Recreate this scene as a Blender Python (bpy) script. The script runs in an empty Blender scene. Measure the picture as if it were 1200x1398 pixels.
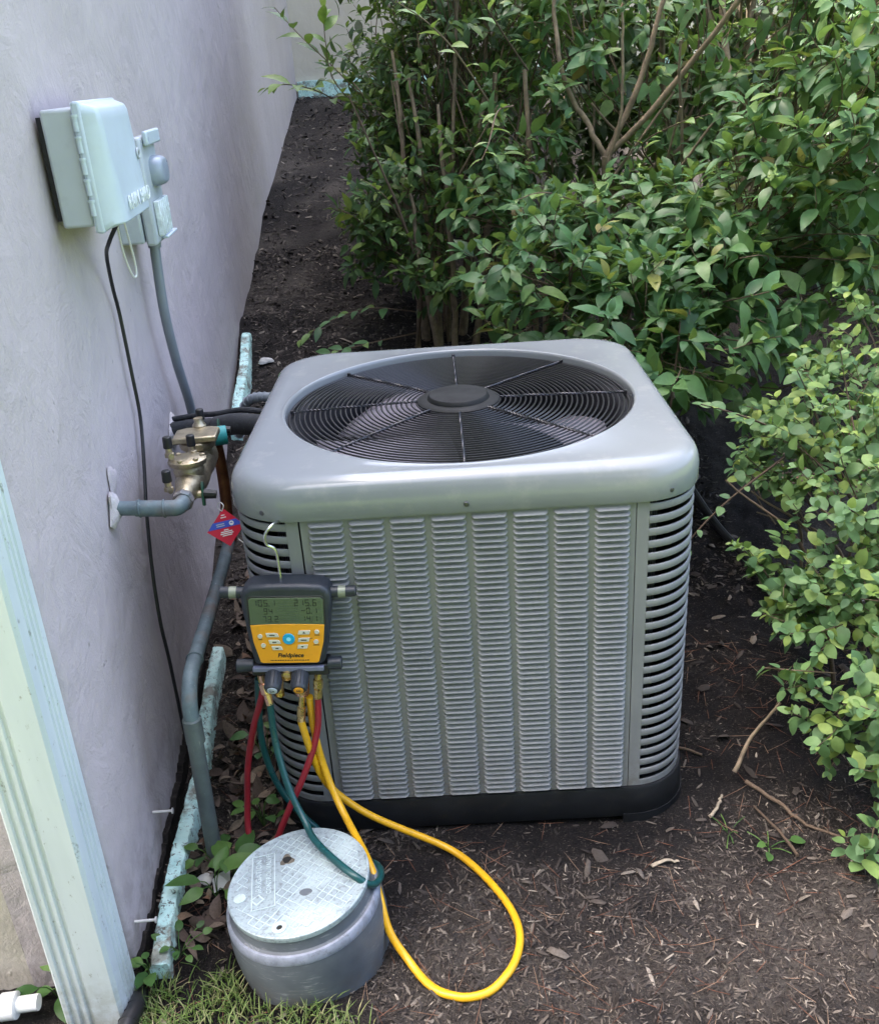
import bpy, math, random
import numpy as np
from mathutils import Vector, Matrix, Quaternion

sc = bpy.context.scene
COL = sc.collection
rng = np.random.default_rng(7)
random.seed(7)
R = math.radians

# ------------------------------------------------------------------ camera
cd = bpy.data.cameras.new('camera')
cam = bpy.data.objects.new('camera', cd)
COL.objects.link(cam)
CP = np.array([-0.0212, -2.02, 1.5263])
YAW, PIT, ROL, FPX = -0.0187, 0.4397, -0.0655, 1288.57
fw = np.array([math.sin(YAW) * math.cos(PIT), math.cos(YAW) * math.cos(PIT), -math.sin(PIT)])
rt = np.array([math.cos(YAW), -math.sin(YAW), 0.0])
up = np.cross(rt, fw)
rt2 = math.cos(ROL) * rt + math.sin(ROL) * up
up2 = -math.sin(ROL) * rt + math.cos(ROL) * up
m = Matrix.Identity(4)
for i in range(3):
    m[i][0], m[i][1], m[i][2], m[i][3] = rt2[i], up2[i], -fw[i], CP[i]
cam.matrix_world = m
cd.sensor_fit = 'HORIZONTAL'
cd.sensor_width = 36
cd.lens = FPX / 1200 * 36
cd.clip_start, cd.clip_end = 0.05, 2000
sc.camera = cam

# ------------------------------------------------------------------ sky and sun
SUN_EL, SUN_AZ = R(62), R(-72)          # azimuth from +Y towards +X: the sun stands behind the house
w = bpy.data.worlds.new('World')
sc.world = w
w.use_nodes = True
nt = w.node_tree
bg = nt.nodes['Background']
sky = nt.nodes.new('ShaderNodeTexSky')
sky.sky_type = 'NISHITA'
sky.sun_disc = False
sky.sun_elevation = SUN_EL
sky.sun_rotation = SUN_AZ
sky.dust_density = 8.0
sky.air_density = .8
sky.ozone_density = 0.9
nt.links.new(sky.outputs[0], bg.inputs[0])
bg.inputs[1].default_value = 0.15
sd = bpy.data.lights.new('sun', 'SUN')
sd.energy = 3.6
sd.angle = R(0.5)
sd.color = (1.0, 0.95, 0.86)
sun = bpy.data.objects.new('sun', sd)
COL.objects.link(sun)
S = Vector((math.sin(SUN_AZ) * math.cos(SUN_EL), math.cos(SUN_AZ) * math.cos(SUN_EL), math.sin(SUN_EL)))
sun.rotation_euler = S.to_track_quat('Z', 'Y').to_euler()
sun.location = S * 20
vs = sc.view_settings
vs.view_transform = 'Standard'
vs.look = 'None'
vs.gamma = 1
vs.use_curve_mapping = False
vs.exposure = 3.3

# ------------------------------------------------------------------ helpers
def lnk(o, parent=None):
    COL.objects.link(o)
    if parent is not None:
        o.parent = parent
        o.matrix_parent_inverse = WM[parent.name].inverted()
    WM[o.name] = Matrix.Identity(4) if parent is None and o.type != 'EMPTY' else WM.get(o.name, Matrix.Identity(4))
    return o
WM = {}

def thing(name, label, cat, loc=(0, 0, 0), group=None, kind=None):
    o = bpy.data.objects.new(name, None)
    o.empty_display_size = 0.05
    COL.objects.link(o)
    o.location = loc
    WM[o.name] = Matrix.Translation(loc)
    tag(o, label, cat, group, kind)
    return o

def tag(o, label=None, cat=None, group=None, kind=None):
    if label: o['label'] = label
    if cat: o['category'] = cat
    if group: o['group'] = group
    if kind: o['kind'] = kind
    return o

def nrm(v):
    v = np.asarray(v, float)
    return v / max(np.linalg.norm(v), 1e-9)

def frame_of(d):
    d = nrm(d)
    a = np.array([0, 0, 1.0]) if abs(d[2]) < .9 else np.array([1.0, 0, 0])
    u = nrm(np.cross(a, d))
    return u, np.cross(d, u), d

class MB:
    def __init__(s):
        s.v, s.f, s.M = [], [], None
    def add(s, V, F):
        n = len(s.v)
        s.v.extend([tuple(map(float, p)) for p in V])
        s.f.extend([tuple(int(i) + n for i in f) for f in F])
        return s
    def box(s, lo, hi):
        x0, y0, z0 = lo; x1, y1, z1 = hi
        return s.add([(x0, y0, z0), (x1, y0, z0), (x1, y1, z0), (x0, y1, z0), (x0, y0, z1), (x1, y0, z1), (x1, y1, z1), (x0, y1, z1)],
                     [(3, 2, 1, 0), (4, 5, 6, 7), (0, 1, 5, 4), (1, 2, 6, 5), (2, 3, 7, 6), (3, 0, 4, 7)])
    def prism(s, poly, d, o=(0, 0, 0), ux=(1, 0, 0), uy=(0, 1, 0), uz=(0, 0, 1)):
        o, ux, uy, uz = map(lambda a: np.array(a, float), (o, ux, uy, uz))
        n = len(poly)
        A = [o + ux * p[0] + uy * p[1] for p in poly]
        B = [a + uz * d for a in A]
        return s.add(A + B, [tuple(range(n - 1, -1, -1)), tuple(range(n, 2 * n))] + [(i, (i + 1) % n, n + (i + 1) % n, n + i) for i in range(n)])
    def lathe(s, prof, o=(0, 0, 0), d=(0, 0, 1), n=24, caps=True):
        u, v, d = frame_of(d)
        o = np.array(o, float)
        V = []
        for (r, h) in prof:
            for k in range(n):
                a = 2 * math.pi * k / n
                V.append(o + d * h + (u * math.cos(a) + v * math.sin(a)) * r)
        F = []
        for i in range(len(prof) - 1):
            for k in range(n):
                k2 = (k + 1) % n
                F.append((i * n + k, i * n + k2, (i + 1) * n + k2, (i + 1) * n + k))
        if caps:
            F.append(tuple(range(n - 1, -1, -1)))
            b = (len(prof) - 1) * n
            F.append(tuple(range(b, b + n)))
        return s.add(V, F)
    def cyl(s, p0, p1, r0, r1=None, n=16):
        p0 = np.array(p0, float); p1 = np.array(p1, float)
        r1 = r0 if r1 is None else r1
        return s.lathe([(r0, 0), (r1, np.linalg.norm(p1 - p0))], p0, p1 - p0, n)
    def tube(s, pts, r, n=10, caps=True, closed=False, flat=1.0):
        P = np.array(pts, float)
        m = len(P)
        if np.isscalar(r): r = [r] * m
        Tg = np.zeros_like(P)
        for i in range(m):
            a, b = (P[(i - 1) % m], P[(i + 1) % m]) if closed else (P[max(i - 1, 0)], P[min(i + 1, m - 1)])
            Tg[i] = nrm(b - a)
        u, v, _ = frame_of(Tg[0])
        V = []
        for i in range(m):
            u = nrm(u - Tg[i] * (u @ Tg[i])); v = np.cross(Tg[i], u)
            for k in range(n):
                a = 2 * math.pi * k / n
                V.append(P[i] + (u * math.cos(a) + v * math.sin(a) * flat) * r[i])
        F = []
        for i in range(m if closed else m - 1):
            j = (i + 1) % m
            for k in range(n):
                k2 = (k + 1) % n
                F.append((i * n + k, i * n + k2, j * n + k2, j * n + k))
        if caps and not closed:
            F.append(tuple(range(n - 1, -1, -1))); F.append(tuple(range((m - 1) * n, m * n)))
        return s.add(V, F)
    def torus(s, c, R_, r, d=(0, 0, 1), n=64, m=6):
        u, v, d = frame_of(d)
        c = np.array(c, float)
        return s.tube([c + (u * math.cos(a) + v * math.sin(a)) * R_ for a in np.linspace(0, 2 * math.pi, n, endpoint=False)], r, m, closed=True)
    def build(s, name, mat, parent=None, xf=None, smooth=35, bevel=0, seg=2):
        V = s.v
        if xf is not None:
            V = [tuple(xf @ Vector(p)) for p in V]
        me = bpy.data.meshes.new(name)
        me.from_pydata(V, [], s.f)
        me.materials.append(mat)
        fin(me, smooth)
        o = bpy.data.objects.new(name, me)
        lnk(o, parent)
        if bevel:
            b = o.modifiers.new('bevel', 'BEVEL')
            b.width = bevel; b.segments = seg; b.limit_method = 'ANGLE'; b.angle_limit = R(40)
        return o

def fin(me, smooth):
    if smooth:
        me.polygons.foreach_set('use_smooth', [True] * len(me.polygons))
        try: me.set_sharp_from_angle(angle=R(smooth))
        except Exception: pass
    me.update()

def np_mesh(name, V, F, mat, smooth=0):
    """V (n,3), F (m,k) all the same k"""
    me = bpy.data.meshes.new(name)
    V = np.ascontiguousarray(V, np.float32); F = np.ascontiguousarray(F, np.int32)
    m_, k_ = F.shape
    me.vertices.add(len(V)); me.vertices.foreach_set('co', V.ravel())
    me.loops.add(m_ * k_); me.loops.foreach_set('vertex_index', F.ravel())
    me.polygons.add(m_)
    me.polygons.foreach_set('loop_start', np.arange(0, m_ * k_, k_, dtype=np.int32))
    if mat is not None: me.materials.append(mat)
    me.update(calc_edges=True); me.validate()
    if smooth: me.polygons.foreach_set('use_smooth', [True] * m_)
    return me

def spline(pts, n=8):
    P = [np.array(p, float) for p in pts]
    P = [2 * P[0] - P[1]] + P + [2 * P[-1] - P[-2]]
    out = []
    for i in range(1, len(P) - 2):
        a, b, c, d = P[i - 1:i + 3]
        for t in np.linspace(0, 1, n, endpoint=False):
            out.append(.5 * (2 * b + (c - a) * t + (2 * a - 5 * b + 4 * c - d) * t * t + (3 * b - a - 3 * c + d) * t ** 3))
    out.append(P[-2])
    return np.array(out)

def vnoise(x, y, seed=0):
    xi = np.floor(x).astype(np.int64); yi = np.floor(y).astype(np.int64)
    fx = x - xi; fy = y - yi
    fx = fx * fx * (3 - 2 * fx); fy = fy * fy * (3 - 2 * fy)
    def h(a, b):
        n = (a * 374761393 + b * 668265263 + seed * 974634777) & 0x7fffffff
        n = ((n ^ (n >> 13)) * 1274126177) & 0x7fffffff
        return ((n ^ (n >> 16)) & 0xffff) / 65535.0 - .5
    return (h(xi, yi) * (1 - fx) + h(xi + 1, yi) * fx) * (1 - fy) + (h(xi, yi + 1) * (1 - fx) + h(xi + 1, yi + 1) * fx) * fy

def sstep(a, b, x):
    t = np.clip((x - a) / (b - a), 0, 1)
    return t * t * (3 - 2 * t)

# ------------------------------------------------------------------ materials
def mat(name, col=(.5, .5, .5), rough=.5, metal=0, spec=.5, coat=0):
    m_ = bpy.data.materials.new(name)
    m_.use_nodes = True
    b = m_.node_tree.nodes['Principled BSDF']
    b.inputs['Base Color'].default_value = (*col, 1)
    b.inputs['Roughness'].default_value = rough
    b.inputs['Metallic'].default_value = metal
    b.inputs['Specular IOR Level'].default_value = spec
    if coat:
        b.inputs['Coat Weight'].default_value = coat
        b.inputs['Coat Roughness'].default_value = .12
    return m_

class N:
    """tiny node helper"""
    def __init__(s, m_):
        s.t = m_.node_tree; s.b = s.t.nodes['Principled BSDF']; s.out = s.t.nodes['Material Output']
    def n(s, typ, **k):
        x = s.t.nodes.new(typ)
        for a, v in k.items(): setattr(x, a, v)
        return x
    def l(s, a, b): s.t.links.new(a, b)
    def pos(s, obj=False):
        return s.n('ShaderNodeTexCoord').outputs['Object'] if obj else s.n('ShaderNodeNewGeometry').outputs['Position']
    def mapping(s, v, scale):
        x = s.n('ShaderNodeMapping'); x.inputs['Scale'].default_value = scale; s.l(v, x.inputs['Vector']); return x.outputs[0]
    def noise(s, v, sc_, det=4, rough=.5, dist=0):
        x = s.n('ShaderNodeTexNoise'); x.inputs['Scale'].default_value = sc_; x.inputs['Detail'].default_value = det
        x.inputs['Roughness'].default_value = rough; x.inputs['Distortion'].default_value = dist
        s.l(v, x.inputs['Vector']); return x.outputs['Fac']
    def voro(s, v, sc_, feat='F1'):
        x = s.n('ShaderNodeTexVoronoi', feature=feat); x.inputs['Scale'].default_value = sc_; s.l(v, x.inputs['Vector']); return x.outputs['Distance']
    def ramp(s, f, stops):
        x = s.n('ShaderNodeValToRGB'); e = x.color_ramp.elements
        while len(e) > 1: e.remove(e[-1])
        e[0].position = stops[0][0]; e[0].color = (*stops[0][1], 1)
        for p, c in stops[1:]:
            q = e.new(p); q.color = (*c, 1)
        s.l(f, x.inputs[0]); return x.outputs[0]
    def val(s, f, a, b, c=0., d=1.):
        x = s.n('ShaderNodeMapRange'); x.inputs[1].default_value = a; x.inputs[2].default_value = b
        x.inputs[3].default_value = c; x.inputs[4].default_value = d; s.l(f, x.inputs[0]); return x.outputs[0]
    def mix(s, f, a, b, typ='MIX'):
        x = s.n('ShaderNodeMix', data_type='RGBA', blend_type=typ)
        if isinstance(f, (int, float)): x.inputs[0].default_value = f
        else: s.l(f, x.inputs[0])
        for i, q in ((6, a), (7, b)):
            if isinstance(q, tuple): x.inputs[i].default_value = (*q, 1)
            else: s.l(q, x.inputs[i])
        return x.outputs[2]
    def math(s, op, a, b=0.):
        x = s.n('ShaderNodeMath', operation=op)
        for i, q in enumerate((a, b)):
            if isinstance(q, (int, float)): x.inputs[i].default_value = q
            else: s.l(q, x.inputs[i])
        return x.outputs[0]
    def bump(s, h, strength=.3, dist=.01, prev=None):
        x = s.n('ShaderNodeBump'); x.inputs['Strength'].default_value = strength; x.inputs['Distance'].default_value = dist
        s.l(h, x.inputs['Height'])
        if prev is not None: s.l(prev, x.inputs['Normal'])
        s.l(x.outputs[0], s.b.inputs['Normal']); return x.outputs[0]
    def base(s, c): s.l(c, s.b.inputs['Base Color'])
    def rough(s, c): s.l(c, s.b.inputs['Roughness'])

def worn(name, col, rough, metal=0, var=.12, sc_=30, bump=.0, dirt=None, dirt_amt=.5, spec=.5, coat=0):
    """a plain material with slight unevenness, dirt specks and roughness variation"""
    m_ = mat(name, col, rough, metal, spec, coat)
    q = N(m_); p = q.pos()
    a = q.noise(p, sc_, 5, .6)
    c = q.mix(q.val(a, .3, .7), tuple(max(0, x * (1 - var)) for x in col), tuple(min(1, x * (1 + var)) for x in col))
    if dirt:
        c = q.mix(q.math('MULTIPLY', q.val(q.noise(p, sc_ * 2.3, 6, .7), .55, .72), dirt_amt), c, dirt)
    q.base(c)
    q.rough(q.val(q.noise(p, sc_ * .7, 4), .3, .7, max(.05, rough - .08), min(1, rough + .1)))
    if bump: q.bump(q.noise(p, sc_ * 6, 4, .6), bump, .002)
    return m_

def stucco(name, c0, c1, strength, grime):
    m_ = mat(name, c0, .88, spec=.25)
    q = N(m_); p = q.pos()
    big = q.noise(p, 1.6, 4, .55)
    streak = q.noise(q.mapping(p, (7, 7, .8)), 3.0, 5, .6)
    c = q.mix(q.val(big, .3, .72), c0, c1)
    c = q.mix(q.math('MULTIPLY', q.val(streak, .5, .75), .14), c, grime)
    pits = q.voro(q.mapping(p, (1, 1, .8)), 42)
    pn = q.noise(p, 9, 2)
    pitmask = q.math('MULTIPLY', q.val(pits, .0, .16, 1, 0), q.val(pn, .58, .66))
    c = q.mix(q.math('MULTIPLY', pitmask, .45), c, tuple(x * .55 for x in grime))
    swirl = q.noise(p, 5.5, 6, .62, 1.6)
    c = q.mix(q.math('MULTIPLY', q.val(swirl, .52, .7), .12), c, tuple(min(1, x * 1.12) for x in c1))
    sepz = q.n('ShaderNodeSeparateXYZ'); q.l(p, sepz.inputs[0])
    splash_shade = q.math('MULTIPLY', q.val(sepz.outputs[2], .03, .28, 1, 0), q.val(q.noise(p, 16, 6, .7), .42, .62))  # shade at the wall base, painted in as brown splash blotches
    c = q.mix(q.math('MULTIPLY', splash_shade, .55), c, (.16, .135, .115))
    # scattered nicks
    c = q.mix(q.math('MULTIPLY', q.val(q.noise(p, 60, 3, .7), .68, .74), .3), c, tuple(x * .7 for x in grime))
    q.base(c)
    h1 = q.noise(p, 260, 3, .6); h2 = q.noise(q.mapping(p, (1, 1, .55)), 26, 5, .6, .6); h3 = q.noise(p, 4, 2)
    h = q.math('ADD', q.math('MULTIPLY', h1, .22), q.math('ADD', q.math('MULTIPLY', h2, .8), q.math('ADD', q.math('MULTIPLY', swirl, 1.2), q.math('MULTIPLY', h3, 2.2))))
    pim = q.math('MULTIPLY', q.val(q.voro(q.mapping(p, (1, 1, .6)), 30), .0, .14, 1, 0), q.val(q.noise(p, 6, 3), .52, .6))
    h = q.math('ADD', q.math('SUBTRACT', h, q.math('MULTIPLY', pitmask, .6)), q.math('MULTIPLY', pim, .55))
    q.bump(h, strength, .006)
    return m_

M = {}
M['wall'] = stucco('lavender stucco', (.435, .382, .388), (.49, .436, .44), .9, (.33, .285, .28))
M['tan'] = stucco('tan stucco', (.50, .45, .385), (.56, .51, .44), .6, (.35, .30, .24))
M['roof'] = worn('roof shingle', (.12, .11, .10), .9)
M['gapshade'] = worn('black tar', (.018, .016, .015), .95, var=.5, bump=1, dirt=(.06, .05, .04), dirt_amt=.7, spec=.15)  # near-black fill for the shaded gap under the wall

def paint_strip():
    m_ = mat('chipped turquoise paint', (.5, .7, .68), .6)
    q = N(m_); p = q.pos()
    c = q.mix(q.val(q.noise(p, 18, 4), .35, .65), (.36, .60, .57), (.54, .76, .71))
    chips = q.val(q.noise(p, 75, 7, .8, .5), .555, .585)
    c = q.mix(chips, c, (.10, .105, .09))
    c = q.mix(q.math('MULTIPLY', q.val(q.noise(p, 11, 5, .7), .50, .62), .85), c, (.15, .13, .10))
    q.base(c); q.bump(q.math('SUBTRACT', q.noise(p, 55, 4, .6), chips), .5, .004)
    return m_
M['strip'] = paint_strip()

def downspout_mat():
    m_ = mat('pale green white aluminium', (.62, .70, .67), .42)
    q = N(m_); p = q.pos()
    c = q.mix(q.val(q.noise(q.mapping(p, (6, 6, .9)), 4, 4), .3, .7), (.52, .575, .595), (.60, .65, .665))
    c = q.mix(q.math('MULTIPLY', q.val(q.noise(q.mapping(p, (1, 1, .5)), 70, 5, .75), .62, .68), .8), c, (.25, .26, .24))
    sep = q.n('ShaderNodeSeparateXYZ'); q.l(p, sep.inputs[0])
    splash_shade = q.math('MULTIPLY', q.val(sep.outputs[2], .02, .16, 1, 0), q.val(q.noise(p, 30, 5, .7), .35, .6))
    c = q.mix(q.math('MULTIPLY', splash_shade, .6), c, (.26, .26, .20))
    q.base(c)
    return m_
M['spout'] = downspout_mat()

def ac_paint():
    m_ = mat('grey appliance paint', (.18, .195, .20), .46, spec=.35)
    q = N(m_); p = q.pos()
    c = q.mix(q.val(q.noise(p, 7, 4, .6), .3, .7), (.178, .184, .192), (.208, .214, .221))
    c = q.mix(q.math('MULTIPLY', q.val(q.noise(q.mapping(p, (5, 5, .7)), 6, 5, .7), .5, .75), .35), c, (.25, .25, .24))
    sp_ = q.n('ShaderNodeSeparateXYZ'); q.l(p, sp_.inputs[0])
    mud = q.math('MULTIPLY', q.val(sp_.outputs[2], .07, .24, 1, 0), q.val(q.noise(p, 38, 6, .75), .45, .66))
    c = q.mix(q.math('MULTIPLY', mud, .55), c, (.11, .09, .07))
    q.base(c); q.rough(q.val(q.noise(p, 12, 4), .3, .7, .38, .55))
    return m_
M['acpaint'] = ac_paint()
M['actop'] = worn('glossy grey paint lightened on top', (.21, .226, .236), .15, var=.04, sc_=6, dirt=(.33, .33, .31), dirt_amt=.4, spec=.55)  # same paint as the sides; light from above put into a paler tone
M['black'] = worn('black plastic base', (.009, .010, .012), .5, var=.3, sc_=20, dirt=(.03, .026, .02), dirt_amt=.4, spec=.3)
M['grille'] = mat('black coated wire', (.012, .011, .012), .3)
M['spoke'] = mat('grille spoke wire', (.06, .06, .065), .35, .8)
M['shroud'] = worn('dark grey fan shroud', (.024, .025, .03), .5, var=.2, spec=.3)
M['hub'] = worn('dark hub plastic', (.012, .013, .013), .6, var=.2, spec=.2)
M['blade'] = worn('aluminium fan blade', (.26, .24, .28), .42, .35, var=.12, sc_=10)
M['inner'] = mat('dark interior', (.012, .012, .013), .8)
M['screw'] = mat('screw steel', (.10, .10, .11), .4, .8)

def coil_mat():
    m_ = mat('coil fins', (.05, .05, .052), .5, .5)
    q = N(m_); p = q.pos()
    x = q.n('ShaderNodeTexWave'); x.inputs['Scale'].default_value = 60; x.inputs['Distortion'].default_value = 3
    x.inputs['Detail'].default_value = 3
    q.l(q.mapping(p, (1, 1, .08)), x.inputs['Vector'])
    c = q.mix(q.val(q.noise(q.mapping(p, (90, 90, 9)), 1, 5, .7), .55, .72), (.018, .018, .02), (.20, .20, .205))
    q.base(c); q.bump(x.outputs['Fac'], .5, .003)
    return m_
M['coil'] = coil_mat()

M['boxgrey'] = worn('weathered light grey plastic', (.44, .475, .50), .42, var=.05, sc_=12, dirt=(.35, .36, .35), dirt_amt=.3)
M['boxlid'] = worn('pale grey cover plastic', (.50, .575, .635), .34, var=.04, sc_=9, dirt=(.42, .45, .46), dirt_amt=.3)
M['boxwhite'] = worn('raised pale lettering', (.70, .75, .76), .4, var=.03)
M['elecgrey'] = worn('grey electrical plastic', (.40, .44, .47), .4, var=.08, sc_=20, dirt=(.3, .3, .3), dirt_amt=.3)
M['elecblue'] = worn('blue grey cover dome', (.27, .31, .37), .35, var=.08)
M['elecclear'] = worn('cloudy ribbed cover', (.58, .64, .66), .2, var=.25, sc_=60)
M['conduit'] = worn('grey conduit', (.20, .225, .25), .45, var=.06, sc_=15)
M['cable'] = mat('black cable', (.012, .012, .014), .4)
M['wire'] = mat('white wire', (.7, .7, .66), .4)
M['bronze'] = worn('cast bronze', (.42, .36, .25), .36, .9, var=.22, sc_=45, bump=.5, dirt=(.16, .13, .09), dirt_amt=.6)
M['capblk'] = mat('black rubber cap', (.012, .012, .012), .5)
M['brass'] = worn('brass fitting', (.66, .48, .20), .28, 1, var=.15, sc_=60)
M['pinkbrass'] = worn('copper toned nut', (.72, .46, .32), .3, 1, var=.1, sc_=60)
M['copper'] = worn('dark oxidised copper', (.16, .065, .03), .42, .8, var=.4, sc_=25, dirt=(.05, .03, .02), dirt_amt=.7)
M['newcopper'] = worn('bare copper', (.62, .38, .28), .35, .9, var=.15, sc_=40)

def patina():
    m_ = mat('green patina pipe', (.13, .19, .2), .55)
    q = N(m_); p = q.pos()
    c = q.mix(q.val(q.noise(p, 22, 5, .65), .35, .65), (.085, .115, .13), (.14, .19, .205))
    c = q.mix(q.math('MULTIPLY', q.val(q.noise(p, 9, 4, .6), .5, .66), .55), c, (.19, .11, .075))
    c = q.mix(q.math('MULTIPLY', q.val(q.noise(q.mapping(p, (3, 3, 1)), 30, 6, .7), .62, .7), .6), c, (.36, .42, .40))
    q.base(c); q.bump(q.noise(p, 120, 4), .3, .002)
    return m_
M['patina'] = patina()
def lowpipe():
    m_ = mat('grey green painted pipe', (.11, .13, .125), .45)
    q = N(m_); p = q.pos()
    c = q.mix(q.val(q.noise(p, 14, 5, .6), .35, .65), (.075, .092, .095), (.12, .145, .135))
    c = q.mix(q.math('MULTIPLY', q.val(q.noise(q.mapping(p, (4, 4, .5)), 30, 6, .75), .62, .68), .7), c, (.40, .42, .38))
    q.base(c); q.bump(q.noise(p, 150, 4), .25, .002)
    return m_
M['lowpipe'] = lowpipe()
M['foam'] = worn('black foam insulation', (.022, .024, .028), .75, var=.3, sc_=30, bump=.4, dirt=(.10, .12, .11), dirt_amt=.35)
M['green_handle'] = worn('dark green handle', (.015, .07, .04), .4, var=.2)
M['teal'] = worn('teal paper label', (.02, .25, .25), .5, var=.08)
M['red'] = mat('red tag', (.62, .015, .05), .35)
M['blue'] = mat('blue band', (.05, .10, .55), .35)
M['white'] = mat('white print', (.8, .8, .8), .5)
M['plaster'] = worn('white patch plaster', (.50, .46, .46), .8, var=.15, sc_=60, bump=.8, dirt=(.25, .17, .12), dirt_amt=.6)
M['steel'] = mat('bright steel wire', (.62, .62, .6), .25, 1)
M['nail'] = worn('white painted nail', (.55, .53, .50), .5, var=.15, dirt=(.2, .13, .08), dirt_amt=.4)

M['rubber'] = worn('slate rubber housing', (.022, .027, .036), .45, var=.12, sc_=40, dirt=(.06, .06, .065), dirt_amt=.35)
M['gbar'] = worn('blue grey manifold bar', (.15, .16, .23), .4, var=.08)
M['gblack'] = worn('black manifold block', (.016, .016, .018), .4, var=.2)
M['lcd'] = mat('green lcd', (.085, .115, .07), .22, spec=.5)
M['lcdink'] = mat('lcd segment', (.012, .016, .012), .5)
M['lcdline'] = mat('lcd faint line', (.066, .09, .058), .4)
M['yellow'] = worn('amber face plate', (.78, .335, .018), .4, var=.05, sc_=40, dirt=(.5, .25, .03), dirt_amt=.3)
M['button'] = worn('pale grey key', (.58, .56, .46), .4, var=.05)
M['bluebtn'] = mat('blue key', (.01, .33, .58), .3)
M['cyanbtn'] = mat('light blue key spot', (.25, .72, .92), .3)
M['ink'] = mat('black print', (.015, .013, .012), .5)
M['lblsilver'] = mat('silver label', (.24, .26, .20), .4, .2)
M['knobwhite'] = mat('pale blue knob label', (.45, .50, .55), .4)
M['hosey'] = worn('yellow hose', (.66, .355, .012), .34, var=.1, sc_=30, dirt=(.35, .22, .03), dirt_amt=.6)
M['hoseg'] = worn('green hose', (.006, .058, .060), .3, var=.15, sc_=30)
M['hoser'] = worn('red hose', (.27, .016, .026), .34, var=.15, sc_=30, dirt=(.18, .03, .03), dirt_amt=.5)

def vb_side():
    m_ = mat('scuffed dark grey plastic', (.12, .13, .15), .5)
    q = N(m_); p = q.pos()
    c = q.mix(q.val(q.noise(p, 9, 4, .6), .3, .7), (.060, .070, .085), (.115, .130, .145))
    scr = q.noise(q.mapping(p, (14, 14, 130)), 1.6, 5, .75)
    scm = q.math('MULTIPLY', q.val(scr, .56, .64), q.val(q.noise(p, 9, 3), .42, .58))
    c = q.mix(q.math('MULTIPLY', scm, .55), c, (.34, .35, .35))
    sep = q.n('ShaderNodeSeparateXYZ'); q.l(p, sep.inputs[0])
    c = q.mix(q.math('MULTIPLY', q.val(sep.outputs[2], .0, .07, .7, 0), q.val(q.noise(p, 40, 5, .7), .4, .65)), c, (.10, .08, .055))
    q.base(c); q.bump(q.noise(p, 60, 4), .15, .003)
    return m_
M['vbside'] = vb_side()
M['vbring'] = worn('pale worn rim band', (.20, .22, .27), .5, var=.25, sc_=50, dirt=(.10, .11, .12), dirt_amt=.9)
def vb_lid():
    m_ = mat('faded grey lid', (.42, .48, .50), .55)
    q = N(m_); p = q.pos()
    c = q.mix(q.val(q.noise(p, 14, 5, .65), .3, .7), (.225, .275, .295), (.33, .40, .41))
    c = q.mix(q.math('MULTIPLY', q.val(q.noise(p, 130, 5, .75), .50, .62), .8), c, (.13, .15, .165))
    c = q.mix(q.math('MULTIPLY', q.val(q.noise(p, 7, 3), .5, .62), .4), c, (.42, .50, .50))
    q.base(c); q.bump(q.noise(p, 200, 4), .4, .002)
    return m_
M['vblid'] = vb_lid()
M['vbrib'] = worn('pale lid ridge', (.43, .51, .52), .5, var=.15, sc_=60, dirt=(.24, .28, .30), dirt_amt=.9)
M['hole'] = mat('dark hole', (.01, .01, .009), .9)
M['mud'] = worn('dried mud', (.14, .12, .09), .9, var=.4, sc_=80, bump=.8)
M['pvc'] = worn('white pvc', (.74, .74, .72), .35, var=.04, dirt=(.4, .38, .33), dirt_amt=.4)
M['corr'] = mat('black drain plastic', (.014, .014, .015), .4)
M['stone'] = worn('pale stone', (.45, .44, .42), .8, var=.25, sc_=50, bump=.5)
M['paper'] = worn('white scrap', (.66, .66, .64), .7, var=.08)

def soil():
    m_ = mat('dark mulch soil', (.04, .03, .025), .95, spec=.15)
    q = N(m_); p = q.pos()
    at_ = q.n('ShaderNodeAttribute', attribute_name='litter').outputs['Fac']  # litter cover, with the painted shade right of the unit
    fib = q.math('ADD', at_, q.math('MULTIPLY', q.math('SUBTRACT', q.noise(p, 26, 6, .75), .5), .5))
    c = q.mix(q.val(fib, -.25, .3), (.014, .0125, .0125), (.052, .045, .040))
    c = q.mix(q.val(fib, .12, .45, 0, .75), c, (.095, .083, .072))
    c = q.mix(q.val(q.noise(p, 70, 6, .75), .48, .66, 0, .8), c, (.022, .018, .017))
    c = q.mix(q.math('MULTIPLY', q.val(q.noise(q.mapping(p, (1, 2.2, 1)), 150, 4, .7), .6, .68), .8), c, (.16, .135, .11))
    sep = q.n('ShaderNodeSeparateXYZ'); q.l(p, sep.inputs[0])
    # lawn beyond the bed (out to the horizon)
    d = q.math('MAXIMUM', q.val(q.math('ADD', sep.outputs[0], q.noise(p, 2, 3)), 3.6, 4.4), q.val(sep.outputs[1], 11.5, 12.5))
    d = q.math('MAXIMUM', d, q.val(q.math('ADD', sep.outputs[1], q.math('MULTIPLY', q.noise(p, 3, 3), .3)), -1.35, -1.15, 1, 0))
    g = q.mix(q.val(q.noise(p, 8, 5, .7), .35, .65), (.05, .09, .02), (.12, .17, .04))
    c = q.mix(d, c, g)
    q.base(c)
    h = q.math('ADD', q.noise(p, 45, 6, .75), q.math('MULTIPLY', q.noise(p, 220, 4, .7), .5))
    q.bump(h, 1.0, .02)
    return m_
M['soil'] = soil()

def rnd(q):
    a = q.n('ShaderNodeObjectInfo').outputs['Random']; b = q.n('ShaderNodeNewGeometry').outputs['Random Per Island']
    return q.math('FRACT', q.math('ADD', a, b))

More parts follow.
